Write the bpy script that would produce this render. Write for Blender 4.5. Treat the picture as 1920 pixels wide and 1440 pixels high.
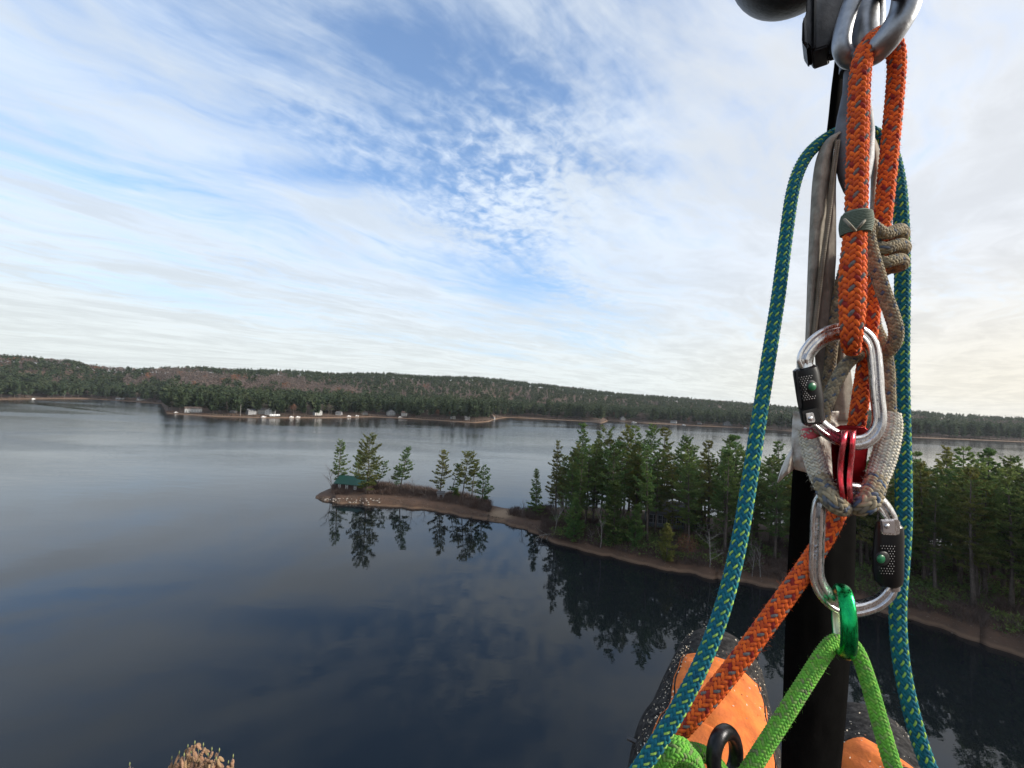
import bpy, bmesh, math, random
import numpy as np
from mathutils import Vector, Matrix

R = math.radians
scene = bpy.context.scene
COL = scene.collection
for o in list(bpy.data.objects):
    bpy.data.objects.remove(o)

# ------------------------------------------------------------------ camera
CAM_H = 32.0
HAZE = 0.00005
F_PX = 721.0                      # focal length in photo pixels (1920 wide)
PITCH, ROLL = R(2.38), R(2.5)
cam_pos = np.array([0.0, 0.0, CAM_H])
fwd = np.array([0, math.cos(PITCH), math.sin(PITCH)])
up0 = np.array([0, -math.sin(PITCH), math.cos(PITCH)])
rt0 = np.array([1.0, 0, 0])
cam_r = rt0 * math.cos(ROLL) + up0 * math.sin(ROLL)
cam_u = up0 * math.cos(ROLL) - rt0 * math.sin(ROLL)
cd = bpy.data.cameras.new('camera')
cd.sensor_width = 36.0
cd.lens = F_PX / 1920 * 36
cd.clip_start = 0.01
cd.clip_end = 20000
cam = bpy.data.objects.new('camera', cd)
COL.objects.link(cam)
cam.matrix_world = Matrix(((cam_r[0], cam_u[0], -fwd[0], cam_pos[0]),
                           (cam_r[1], cam_u[1], -fwd[1], cam_pos[1]),
                           (cam_r[2], cam_u[2], -fwd[2], cam_pos[2]),
                           (0, 0, 0, 1)))
scene.camera = cam

# ------------------------------------------------------------------ light
SUN_AZ, SUN_EL = R(100), R(26)     # to the right of the view, low
sun_dir = np.array([math.sin(SUN_AZ) * math.cos(SUN_EL), math.cos(SUN_AZ) * math.cos(SUN_EL), math.sin(SUN_EL)])
sl = bpy.data.lights.new('sun', 'SUN')
sl.energy = 4.6
sl.angle = R(18)
sl.color = (1.0, 0.93, 0.82)
so = bpy.data.objects.new('sun', sl)
COL.objects.link(so)
so.rotation_euler = Vector(sun_dir).to_track_quat('Z', 'Y').to_euler()

scene.view_settings.view_transform = 'Standard'
scene.view_settings.look = 'None'
scene.view_settings.exposure = 0.40
scene.view_settings.gamma = 1.0
scene.view_settings.use_curve_mapping = False
scene.cycles.use_denoising = True
scene.cycles.use_adaptive_sampling = True
scene.cycles.max_bounces = 6
scene.cycles.volume_bounces = 0
scene.cycles.transparent_max_bounces = 8
scene.cycles.sample_clamp_indirect = 4.0


class NT:
    """small helper for node trees"""
    def __init__(self, tree):
        self.t = tree
        self.n = tree.nodes
        self.l = tree.links

    def new(self, typ, **kw):
        nd = self.n.new(typ)
        for k, v in kw.items():
            setattr(nd, k, v)
        return nd

    def put(self, sock, v):
        if v is None:
            return
        if hasattr(v, 'is_output') or isinstance(v, bpy.types.NodeSocket):
            self.l.new(v, sock)
        else:
            if isinstance(v, (tuple, list)) and len(v) == 3 and sock.type == 'RGBA':
                v = (*v, 1.0)
            sock.default_value = v

    def math(self, op, a, b=None, c=None, clamp=False):
        nd = self.new('ShaderNodeMath', operation=op, use_clamp=clamp)
        for i, v in enumerate((a, b, c)):
            self.put(nd.inputs[i], v)
        return nd.outputs[0]

    def vmath(self, op, a, b=None):
        nd = self.new('ShaderNodeVectorMath', operation=op)
        self.put(nd.inputs[0], a)
        self.put(nd.inputs[1], b)
        return nd.outputs['Value'] if op in ('DOT_PRODUCT', 'LENGTH', 'DISTANCE') else nd.outputs['Vector']

    def ramp(self, v, a, b, lo=0.0, hi=1.0, smooth=True):
        nd = self.new('ShaderNodeMapRange', interpolation_type='SMOOTHSTEP' if smooth else 'LINEAR')
        self.put(nd.inputs['Value'], v)
        for k, x in (('From Min', a), ('From Max', b), ('To Min', lo), ('To Max', hi)):
            self.put(nd.inputs[k], x)
        return nd.outputs['Result']

    def noise(self, vec, scale, detail=3.0, rough=0.5, dist=0.0, color=False, dim='3D'):
        nd = self.new('ShaderNodeTexNoise', noise_dimensions=dim)
        self.put(nd.inputs['Vector'], vec)
        nd.inputs['Scale'].default_value = scale
        nd.inputs['Detail'].default_value = detail
        nd.inputs['Roughness'].default_value = rough
        nd.inputs['Distortion'].default_value = dist
        return nd.outputs['Color' if color else 'Fac']

    def mix(self, f, a, b, blend='MIX'):
        nd = self.new('ShaderNodeMix', data_type='RGBA', blend_type=blend)
        self.put(nd.inputs['Factor'], f)
        self.put(nd.inputs[6], a)
        self.put(nd.inputs[7], b)
        return nd.outputs[2]

    def comb(self, x, y, z=0.0):
        nd = self.new('ShaderNodeCombineXYZ')
        for i, v in enumerate((x, y, z)):
            self.put(nd.inputs[i], v)
        return nd.outputs[0]

    def sep(self, v):
        nd = self.new('ShaderNodeSeparateXYZ')
        self.put(nd.inputs[0], v)
        return nd.outputs


# ------------------------------------------------------------------ sky (world): clear sky behind a high, thin cloud sheet
SKY_STR = 0.15
world = bpy.data.worlds.new('World')
scene.world = world
world.use_nodes = True
world.cycles.sampling_method = 'MANUAL'
world.cycles.sample_map_resolution = 512
w = NT(world.node_tree)
w.n.clear()
tc = w.new('ShaderNodeTexCoord')
d = tc.outputs['Generated']
dx, dy, dz = w.sep(d)
sky = w.new('ShaderNodeTexSky', sky_type='NISHITA', sun_disc=False)
sky.sun_elevation = SUN_EL
sky.sun_rotation = SUN_AZ
sky.air_density = 1.0
sky.dust_density = 0.6
sky.ozone_density = 2.0
zc = w.math('ADD', w.math('MAXIMUM', dz, 0.0), 0.055)
qx = w.math('DIVIDE', dx, zc)
qy = w.math('DIVIDE', dy, zc)
ST = R(52)                         # bearing the cloud streaks run along
u = w.math('ADD', w.math('MULTIPLY', qx, math.sin(ST)), w.math('MULTIPLY', qy, math.cos(ST)))
v = w.math('SUBTRACT', w.math('MULTIPLY', qx, math.cos(ST)), w.math('MULTIPLY', qy, math.sin(ST)))
# slow wandering so the streaks are not ruler straight
wob = w.noise(w.comb(w.math('MULTIPLY', u, 0.45), w.math('MULTIPLY', v, 0.45), 3.1), 1.0, 3, 0.55)
v2 = w.math('ADD', v, w.math('MULTIPLY', w.math('SUBTRACT', wob, 0.5), 1.3))
def layer(us, vs, off, detail, rough, dist=0.0):
    return w.noise(w.comb(w.math('MULTIPLY', u, us), w.math('MULTIPLY', v2, vs), off), 1.0, detail, rough, dist)
broad = layer(0.40, 1.0, 7.3, 4, 0.5, 0.3)
sheet = layer(1.1, 2.6, 21.7, 7, 0.58, 0.2)
fibre = layer(1.3, 7.0, 40.2, 6, 0.6, 0.4)
grain = w.noise(w.comb(w.math('MULTIPLY', u, 5.0), w.math('MULTIPLY', v2, 9.0), 17.0), 1.0, 5, 0.6, 0.5)
puff = w.noise(w.comb(w.math('MULTIPLY', u, 16.0), w.math('MULTIPLY', v, 16.0), 9.0), 1.0, 3.0, 0.55, 0.4)
def blob(cx, cy, rx, ry):
    a = w.math('POWER', w.math('DIVIDE', w.math('SUBTRACT', qx, cx), rx), 2.0)
    b = w.math('POWER', w.math('DIVIDE', w.math('SUBTRACT', qy, cy), ry), 2.0)
    return w.math('POWER', 2.718, w.math('MULTIPLY', w.math('ADD', a, b), -1.0))
# small puffs gather in a field about 30 degrees up, straight ahead
pmask = w.math('MAXIMUM', blob(-0.05, 1.65, 0.42, 0.62), w.ramp(layer(0.6, 0.9, 55.0, 2, 0.5), 0.5, 0.68, 0, 0.4))
holes = w.math('ADD', w.math('ADD', blob(0.02, 1.10, 0.30, 0.14), blob(0.30, 1.42, 0.36, 0.11)),
               w.math('ADD', w.math('ADD', blob(-0.72, 1.55, 0.50, 0.11), blob(0.10, 2.75, 0.36, 0.45)), blob(-0.26, 0.97, 0.22, 0.10)))
dens = w.math('ADD', w.math('MULTIPLY', broad, 1.15), w.math('MULTIPLY', sheet, 0.70))
dens = w.math('ADD', dens, w.math('MULTIPLY', fibre, 0.62))
dens = w.math('ADD', dens, w.math('MULTIPLY', w.math('SUBTRACT', grain, 0.5), 0.50))
dens = w.math('ADD', dens, w.math('MULTIPLY', w.math('MULTIPLY', w.math('SUBTRACT', puff, 0.5), 1.5), pmask))
dens = w.math('SUBTRACT', dens, w.math('MULTIPLY', holes, 0.29))
dens = w.math('ADD', dens, w.ramp(qx, -0.2, -1.6, 0.0, 0.10))
dens = w.math('ADD', dens, w.math('MULTIPLY', w.math('DIVIDE', 1.0, zc), 0.07))     # longer path near the horizon
sunward = w.vmath('DOT_PRODUCT', d, tuple(sun_dir))
dens = w.math('ADD', dens, w.ramp(sunward, 0.0, 0.65, 0, 0.34))
alpha = w.ramp(dens, 1.00, 1.72, 0.10, 1.0)
warm = w.ramp(sunward, 0.08, 0.78)
low = w.ramp(dz, 0.0, 0.34, 1.0, 0.0)
c_cold = w.mix(low, (3.95, 4.5, 5.2), (4.5, 4.8, 4.72))
c_warm = w.mix(low, (4.4, 4.6, 4.9), (5.2, 4.85, 4.1))
shade = w.math('MULTIPLY', w.ramp(dens, 1.4, 2.3, 1.0, 0.95), w.ramp(w.math('ADD', w.math('MULTIPLY', sheet, 0.7), w.math('MULTIPLY', grain, 0.3)), 0.40, 0.62, 1.03, 0.90))
c_cloud = w.mix(warm, c_cold, c_warm)
c_cloud = w.mix(1.0, c_cloud, w.comb(shade, shade, shade), 'MULTIPLY')
clear = w.mix(1.0, sky.outputs[0], (0.98, 1.20, 1.36), 'MULTIPLY')
clear = w.mix(w.ramp(dz, 0.02, 0.42, 0.9, 0.0), clear, (3.1, 3.85, 4.6))
sky_col = w.mix(alpha, clear, c_cloud)
bg = w.new('ShaderNodeBackground')
w.put(bg.inputs['Color'], sky_col)
bg.inputs['Strength'].default_value = SKY_STR
wo = w.new('ShaderNodeOutputWorld')
w.l.new(bg.outputs[0], wo.inputs[0])


# ------------------------------------------------------------------ helpers
def pix(px, py, depth):
    """photo pixel and depth along the view axis (metres) -> world point"""
    return cam_pos + depth * (fwd + (px - 960) / F_PX * cam_r + (720 - py) / F_PX * cam_u)


def pixg(px, py, z=0.0):
    """photo pixel -> point where that ray meets the level z"""
    dv = fwd + (px - 960) / F_PX * cam_r + (720 - py) / F_PX * cam_u
    t = (z - CAM_H) / dv[2]
    return cam_pos + t * dv


def build(name, V, F, mats, parent=None, fm=None, smooth=False, loc=None):
    """verts, faces (one array of tris or quads, or a list of polygons) -> ONE mesh object"""
    V = np.asarray(V, dtype=np.float64).reshape(-1, 3)
    if loc is not None:
        V = V - np.asarray(loc)
    me = bpy.data.meshes.new(name)
    if isinstance(F, np.ndarray):
        nf, k = F.shape
        me.vertices.add(len(V))
        me.vertices.foreach_set('co', V.astype(np.float32).ravel())
        me.loops.add(nf * k)
        me.loops.foreach_set('vertex_index', F.astype(np.int32).ravel())
        me.polygons.add(nf)
        me.polygons.foreach_set('loop_start', np.arange(0, nf * k, k, dtype=np.int32))
    else:
        me.from_pydata([tuple(x) for x in V], [], [tuple(int(i) for i in f) for f in F])
    if not isinstance(mats, (list, tuple)):
        mats = [mats]
    for m in mats:
        me.materials.append(m)
    if fm is not None:
        me.polygons.foreach_set('material_index', np.asarray(fm, dtype=np.int32))
    if smooth:
        me.polygons.foreach_set('use_smooth', np.ones(len(me.polygons), dtype=bool))
    me.update(calc_edges=True)
    me.validate()
    ob = bpy.data.objects.new(name, me)
    COL.objects.link(ob)
    if parent is not None:
        ob.parent = parent
    if loc is not None:
        ob.location = tuple(float(x) for x in loc)
    return ob


def empty(name, loc=(0, 0, 0)):
    o = bpy.data.objects.new(name, None)
    o.empty_display_size = 0.1
    COL.objects.link(o)
    o.location = tuple(float(x) for x in loc)
    return o


def tag(o, label=None, cat=None, group=None, kind=None):
    if label: o['label'] = label
    if cat: o['category'] = cat
    if group: o['group'] = group
    if kind: o['kind'] = kind
    return o


def copy_tree(o, parent=None):
    c = o.copy()
    COL.objects.link(c)
    if parent is not None:
        c.parent = parent
    for ch in o.children:
        copy_tree(ch, c)
    return c


class MB:
    """collects polygons of mixed size"""
    def __init__(self):
        self.v, self.f, self.m = [], [], []

    def add(self, vs, fs, mat=0):
        b = len(self.v)
        self.v += [tuple(float(c) for c in p) for p in vs]
        self.f += [tuple(b + i for i in f) for f in fs]
        self.m += [mat] * len(fs)
        return self

    def box(self, c, s, rz=0.0, mat=0):
        x, y, z = (a / 2 for a in s)
        P = []
        for k in (-z, z):
            for (i, j) in ((-x, -y), (x, -y), (x, y), (-x, y)):
                P.append((c[0] + i * math.cos(rz) - j * math.sin(rz), c[1] + i * math.sin(rz) + j * math.cos(rz), c[2] + k))
        return self.add(P, [(3, 2, 1, 0), (4, 5, 6, 7), (0, 1, 5, 4), (1, 2, 6, 5), (2, 3, 7, 6), (3, 0, 4, 7)], mat)

    def build(self, name, mats, parent=None, smooth=False, loc=None):
        return build(name, self.v, self.f, mats, parent, self.m, smooth, loc)


def smooth_path(P, n=8):
    """centripetal-ish Catmull-Rom through the rows of P (any number of columns)"""
    P = np.asarray(P, dtype=float)
    Q = np.vstack([2 * P[0] - P[1], P, 2 * P[-1] - P[-2]])
    out = []
    for i in range(1, len(Q) - 2):
        p0, p1, p2, p3 = Q[i - 1], Q[i], Q[i + 1], Q[i + 2]
        for k in range(n):
            t = k / n
            out.append(0.5 * ((2 * p1) + (-p0 + p2) * t + (2 * p0 - 5 * p1 + 4 * p2 - p3) * t * t + (-p0 + 3 * p1 - 3 * p2 + p3) * t ** 3))
    out.append(Q[-2])
    return np.array(out)


def resample(P, step):
    d_ = np.r_[0, np.cumsum(np.linalg.norm(np.diff(P[:, :3], axis=0), axis=1))]
    n = max(2, int(round(d_[-1] / step)) + 1)
    s = np.linspace(0, d_[-1], n)
    return np.stack([np.interp(s, d_, P[:, k]) for k in range(P.shape[1])], axis=1), s


def frames(P, ref=(0, 1, 0)):
    """parallel transport frames along a polyline"""
    T = np.gradient(P, axis=0)
    T /= np.linalg.norm(T, axis=1)[:, None] + 1e-12
    n = np.cross(T[0], np.asarray(ref, float))
    if np.linalg.norm(n) < 1e-3:
        n = np.cross(T[0], (1, 0, 0))
    n /= np.linalg.norm(n)
    N = np.zeros_like(P)
    for i in range(len(P)):
        n = n - T[i] * np.dot(n, T[i])
        n /= np.linalg.norm(n) + 1e-12
        N[i] = n
    B = np.cross(T, N)
    return T, N, B


def tube_vf(P, rad, sides=8, cap=True, ref=(0, 1, 0), squash=1.0):
    P = np.asarray(P, float)
    rad = np.broadcast_to(np.asarray(rad, float), (len(P),))
    T, N, B = frames(P, ref)
    a = np.linspace(0, 2 * math.pi, sides, endpoint=False)
    ring = P[:, None] + rad[:, None, None] * (np.cos(a)[None, :, None] * N[:, None] + squash * np.sin(a)[None, :, None] * B[:, None])
    V = ring.reshape(-1, 3)
    F = []
    for i in range(len(P) - 1):
        for j in range(sides):
            k = (j + 1) % sides
            F.append((i * sides + j, i * sides + k, (i + 1) * sides + k, (i + 1) * sides + j))
    if cap:
        F.append(tuple(range(sides - 1, -1, -1)))
        F.append(tuple((len(P) - 1) * sides + j for j in range(sides)))
    return V, F


# ------------------------------------------------------------------ materials
def mat(name, col, rough=0.6, metal=0.0, var=0.0, vscale=5.0, col2=None, bump=0.0, bscale=20.0, spec=0.5,
        coat=0.0, trans=0.0, rand=0.0, rvar=0.0, detail=4.0, coord='Object', stretch=None):
    m = bpy.data.materials.new(name)
    m.use_nodes = True
    t = NT(m.node_tree)
    b = t.n['Principled BSDF']
    b.inputs['Roughness'].default_value = rough
    b.inputs['Metallic'].default_value = metal
    b.inputs['Specular IOR Level'].default_value = spec
    b.inputs['Coat Weight'].default_value = coat
    tcn = t.new('ShaderNodeTexCoord').outputs[coord]
    if stretch is not None:
        tcn = t.vmath('MULTIPLY', tcn, stretch)
    c = (*col, 1.0)
    out = None
    if col2 is not None:
        nz = t.noise(tcn, vscale, detail, 0.6)
        out = t.mix(t.ramp(nz, 0.36, 0.66), c, (*col2, 1.0))
    if var > 0:
        nz = t.noise(tcn, vscale * 1.7 + 0.3, detail, 0.6)
        k = t.ramp(nz, 0.25, 0.75, 1 - var, 1 + var, False)
        out = t.mix(1.0, out if out is not None else c, t.comb(k, k, k), 'MULTIPLY')
    if rand > 0:
        oi = t.new('ShaderNodeObjectInfo').outputs['Random']
        hsv = t.new('ShaderNodeHueSaturation')
        t.put(hsv.inputs['Hue'], t.math('ADD', 0.5, t.math('MULTIPLY', t.math('SUBTRACT', oi, 0.5), -0.07 * rand)))
        t.put(hsv.inputs['Value'], t.math('ADD', 1.0, t.math('MULTIPLY', t.math('SUBTRACT', t.math('FRACT', t.math('MULTIPLY', oi, 7.3)), 0.5), rand)))
        t.put(hsv.inputs['Color'], out if out is not None else c)
        out = hsv.outputs[0]
    t.put(b.inputs['Base Color'], out if out is not None else c)
    if rvar > 0:
        t.put(b.inputs['Roughness'], t.ramp(t.noise(t.vmath('MULTIPLY', tcn, (1, 1, 0.25)), 700.0, 5, 0.7), 0.35, 0.7, rough * (1 - rvar), rough * (1 + 1.6 * rvar)))
    if bump > 0:
        bn = t.new('ShaderNodeBump')
        bn.inputs['Strength'].default_value = bump
        bn.inputs['Distance'].default_value = 0.5 / bscale
        t.put(bn.inputs['Height'], t.noise(tcn, bscale, 4, 0.6))
        t.put(b.inputs['Normal'], bn.outputs[0])
    if trans > 0:
        tl = t.new('ShaderNodeBsdfTranslucent')
        t.put(tl.inputs['Color'], out if out is not None else c)
        ms = t.new('ShaderNodeMixShader')
        ms.inputs[0].default_value = trans
        t.l.new(b.outputs[0], ms.inputs[1])
        t.l.new(tl.outputs[0], ms.inputs[2])
        t.l.new(ms.outputs[0], t.n['Material Output'].inputs[0])
    return m


rng = np.random.default_rng(11)

# ------------------------------------------------------------------ lake
wm = bpy.data.materials.new('lake_water')
wm.use_nodes = True
t = NT(wm.node_tree)
b = t.n['Principled BSDF']
b.inputs['Base Color'].default_value = (0.004, 0.006, 0.008, 1)
b.inputs['IOR'].default_value = 1.42
pos = t.new('ShaderNodeNewGeometry').outputs['Position']
px_, py_, pz_ = t.sep(pos)
# open water beyond the spit is ruffled by a breath of wind, the lee side is calm
flat = t.comb(t.math('MULTIPLY', px_, 0.35), py_, 0.0)
gust = t.noise(flat, 0.018, 4, 0.55, 0.8)
cats = t.ramp(gust, 0.38, 0.68)
openw = t.ramp(t.math('SUBTRACT', py_, t.math('MULTIPLY', px_, 0.35)), 95.0, 330.0)
leftw = t.math('MULTIPLY', t.ramp(px_, -30.0, -170.0, 0.0, 0.55), t.ramp(py_, 70.0, 150.0))
ruff = t.math('MULTIPLY', t.math('MAXIMUM', openw, leftw), t.math('ADD', 0.45, t.math('MULTIPLY', cats, 0.75)))
# the slick trail a boat left across the left bay
wk0, wk1 = pixg(20, 752), pixg(335, 787)
wkd = (wk1 - wk0)[:2]; wkl = float(np.linalg.norm(wkd)); wkd = wkd / wkl
wa = t.math('ADD', t.math('MULTIPLY', t.math('SUBTRACT', px_, float(wk0[0])), float(wkd[0])), t.math('MULTIPLY', t.math('SUBTRACT', py_, float(wk0[1])), float(wkd[1])))
wn_ = t.math('ADD', t.math('MULTIPLY', t.math('SUBTRACT', px_, float(wk0[0])), float(-wkd[1])), t.math('MULTIPLY', t.math('SUBTRACT', py_, float(wk0[1])), float(wkd[0])))
wn_ = t.math('ABSOLUTE', t.math('ADD', wn_, t.math('MULTIPLY', t.math('SUBTRACT', t.noise(pos, 0.02, 2), 0.5), 14.0)))
wake = t.math('MULTIPLY', t.ramp(wn_, 0.0, 9.0, 1.0, 0.0), t.math('MULTIPLY', t.ramp(wa, 0.0, 30.0), t.ramp(wa, wkl * 0.7, wkl, 1.0, 0.0)))
ruff = t.math('MULTIPLY', ruff, t.math('SUBTRACT', 1.0, t.math('MULTIPLY', wake, 0.62)))
t.put(b.inputs['Roughness'], t.math('ADD', 0.012, t.math('MULTIPLY', ruff, 0.16)))
r1 = t.noise(t.vmath('MULTIPLY', pos, (0.8, 1.6, 1.0)), 0.9, 3, 0.55, 0.4)
r2 = t.noise(t.vmath('MULTIPLY', pos, (0.10, 0.28, 1.0)), 0.7, 3, 0.5, 0.6)
hgt = t.math('ADD', t.math('MULTIPLY', r1, t.math('ADD', 0.0035, t.math('MULTIPLY', ruff, 0.10))),
             t.math('MULTIPLY', r2, t.math('ADD', 0.016, t.math('MULTIPLY', ruff, 0.20))))
bn = t.new('ShaderNodeBump')
bn.inputs['Strength'].default_value = 1.0
bn.inputs['Distance'].default_value = 1.0
t.put(bn.inputs['Height'], hgt)
t.put(b.inputs['Normal'], bn.outputs[0])
S = 9000.0
lake = build('lake_water', [(-S, -S, 0), (S, -S, 0), (S, S, 0), (-S, S, 0)], [(0, 1, 2, 3)], wm)
tag(lake, kind='structure')


# ------------------------------------------------------------------ far shore and hills
def hz(px):
    return 750.0 + (px - 960) * math.tan(ROLL)


def polar(p):
    return math.atan2(p[0], p[1]), math.hypot(p[0], p[1])


shore_px = [(-420, 742), (-200, 744), (0, 749), (60, 748), (170, 748), (250, 753), (303, 757), (311, 775), (340, 777), (400, 781), (500, 784), (600, 784),
            (700, 782), (760, 785), (830, 789), (890, 793), (915, 791), (930, 786), (950, 783), (1000, 785), (1060, 788), (1100, 790),
            (1128, 794), (1140, 789), (1220, 794), (1300, 798), (1400, 803), (1490, 809), (1600, 813), (1720, 821), (1830, 825), (1920, 829), (2150, 838), (2500, 850)]
sh = np.array([polar(pixg(x, y)) for x, y in shore_px])
sky_px = [(-420, 640), (-200, 652), (0, 664), (60, 668), (130, 676), (200, 686), (260, 690), (330, 689), (400, 690), (470, 693), (560, 696), (640, 701), (720, 699),
          (800, 706), (870, 706), (950, 713), (1050, 724), (1150, 736), (1250, 744), (1350, 751), (1480, 762), (1600, 768), (1720, 770), (1800, 777), (1920, 783), (2150, 790), (2500, 800)]
sk = []
for x, y in sky_px:
    dv = fwd + (x - 960) / F_PX * cam_r + (720 - y) / F_PX * cam_u
    sk.append((math.atan2(dv[0], dv[1]), dv[2] / math.hypot(dv[0], dv[1])))
sk = np.array(sk)
AZ0, AZ1 = sh[0, 0], sh[-1, 0]


def vnoise(x, y, seed=0):
    """smooth value noise"""
    x = np.asarray(x, float); y = np.asarray(y, float)
    xi, yi = np.floor(x).astype(int), np.floor(y).astype(int)
    def h(a, b_):
        k = (a * 374761393 + b_ * 668265263 + seed * 974711) & 0x7fffffff
        k = ((k ^ (k >> 13)) * 1274126177) & 0x7fffffff
        return ((k ^ (k >> 16)) & 0xffff) / 65535.0
    fx, fy = x - xi, y - yi
    fx, fy = fx * fx * (3 - 2 * fx), fy * fy * (3 - 2 * fy)
    return (h(xi, yi) * (1 - fx) + h(xi + 1, yi) * fx) * (1 - fy) + (h(xi, yi + 1) * (1 - fx) + h(xi + 1, yi + 1) * fx) * fy


def shore_r(az):
    return np.interp(az, sh[:, 0], sh[:, 1])


def crest_r(az):
    return np.maximum(np.interp(az, [-1.0, -0.6, -0.2, 0.3, 0.9], [1500, 1350, 1500, 1500, 1700]), shore_r(az) + 420)


def far_ground(az, r):
    s = r - shore_r(az)
    rc = crest_r(az)
    want = CAM_H + np.interp(az, sk[:, 0], sk[:, 1]) * rc - 15.0
    q = np.clip((s - 60) / (rc - shore_r(az) - 60), 0, 1)
    q = q * q * (3 - 2 * q)
    h = 1.0 * (1 - np.exp(-np.maximum(s, 0) / 3.0)) + 5.0 * np.clip(s / 120, 0, 1)
    h = h * (1 - q) + np.maximum(want, 4.0) * q
    h = h + (vnoise(az * 40, r / 90.0, 4) - 0.5) * 5.0 * np.clip(s / 200, 0, 1)
    back = np.clip((r - rc - 90) / 300, 0, 1)
    return np.where(s < 0, s * 0.2, h - back * 25.0)


azs = np.linspace(AZ0, AZ1, 520)
ss = np.r_[-6, -1.5, 0, 1, 2.5, 5, 10, 20, 40, np.arange(70, 1000, 35), 1050, 1150, 1300, 1500]
gV = []
for az in azs:
    rr = shore_r(az) + ss
    hh = far_ground(np.full_like(rr, az), rr)
    gV += [(math.sin(az) * a, math.cos(az) * a, z) for a, z in zip(rr, hh)]
ns = len(ss)
gF = np.array([(i * ns + j, (i + 1) * ns + j, (i + 1) * ns + j + 1, i * ns + j + 1) for i in range(len(azs) - 1) for j in range(ns - 1)])

gm = bpy.data.materials.new('far_shore_ground')
gm.use_nodes = True
t = NT(gm.node_tree)
b = t.n['Principled BSDF']
b.inputs['Roughness'].default_value = 0.95
pos = t.new('ShaderNodeNewGeometry').outputs['Position']
hz_ = t.sep(pos)[2]
sand = t.mix(t.noise(pos, 0.03, 3), (0.10, 0.062, 0.04), (0.21, 0.135, 0.085))
litter = t.mix(t.noise(pos, 0.05, 4), (0.055, 0.040, 0.028), (0.10, 0.055, 0.035))
t.put(b.inputs['Base Color'], t.mix(t.ramp(hz_, 0.5, 1.1), sand, litter))
far_land = build('far_shore_terrain', gV, gF, gm, smooth=True)
tag(far_land, kind='structure')

# ------------------------------------------------------------------ vegetation builders
M_NEEDLE = mat('pine_needles', (0.070, 0.130, 0.040), 0.7, var=0.4, vscale=0.35, col2=(0.130, 0.170, 0.048), trans=0.4, rand=0.55, spec=0.25)
M_NEEDLE_Y = mat('yellow_green_needles', (0.105, 0.130, 0.034), 0.7, var=0.4, vscale=0.35, col2=(0.17, 0.165, 0.045), trans=0.4, rand=0.4, spec=0.25)  # yellower needle tone worn by some of the pines
M_BARK = mat('pine_bark', (0.060, 0.046, 0.038), 0.9, var=0.3, vscale=2.0, col2=(0.10, 0.08, 0.07), bump=0.6, bscale=6)
M_PALE = mat('pale_bark', (0.21, 0.195, 0.18), 0.85, var=0.3, vscale=2.0, col2=(0.12, 0.105, 0.095))
M_TWIG = mat('bare_twigs', (0.13, 0.105, 0.092), 0.9, var=0.25, vscale=1.0, rand=0.4)
M_FARPINE = mat('far_pine_needles', (0.040, 0.066, 0.036), 0.8, var=0.45, vscale=0.045, col2=(0.070, 0.090, 0.044), trans=0.35, rand=0.35, spec=0.2, detail=6)
M_FARBARE = mat('far_bare_hardwood', (0.115, 0.096, 0.086), 0.9, var=0.35, vscale=0.03, col2=(0.140, 0.105, 0.090), trans=0.3, spec=0.1, detail=6)
M_RUST = mat('rust_oak_leaves', (0.17, 0.085, 0.052), 0.85, var=0.35, vscale=0.06, col2=(0.14, 0.065, 0.035), trans=0.2, spec=0.15)


def blades(base, axis, length, width, seed=0):
    """n diamond-shaped leaf sprays: base points, unit axes -> verts, quads"""
    r_ = np.random.default_rng(seed)
    n = len(base)
    rnd = r_.normal(size=(n, 3))
    side = np.cross(axis, rnd)
    side /= np.linalg.norm(side, axis=1)[:, None] + 1e-9
    L, Wd = length[:, None], width[:, None]
    V = np.stack([base, base + axis * L * 0.55 + side * Wd, base + axis * L, base + axis * L * 0.55 - side * Wd], axis=1)
    return V.reshape(-1, 3), np.arange(n * 4).reshape(-1, 4)


def unit(a):
    return a / (np.linalg.norm(a, axis=-1, keepdims=True) + 1e-9)


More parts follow.
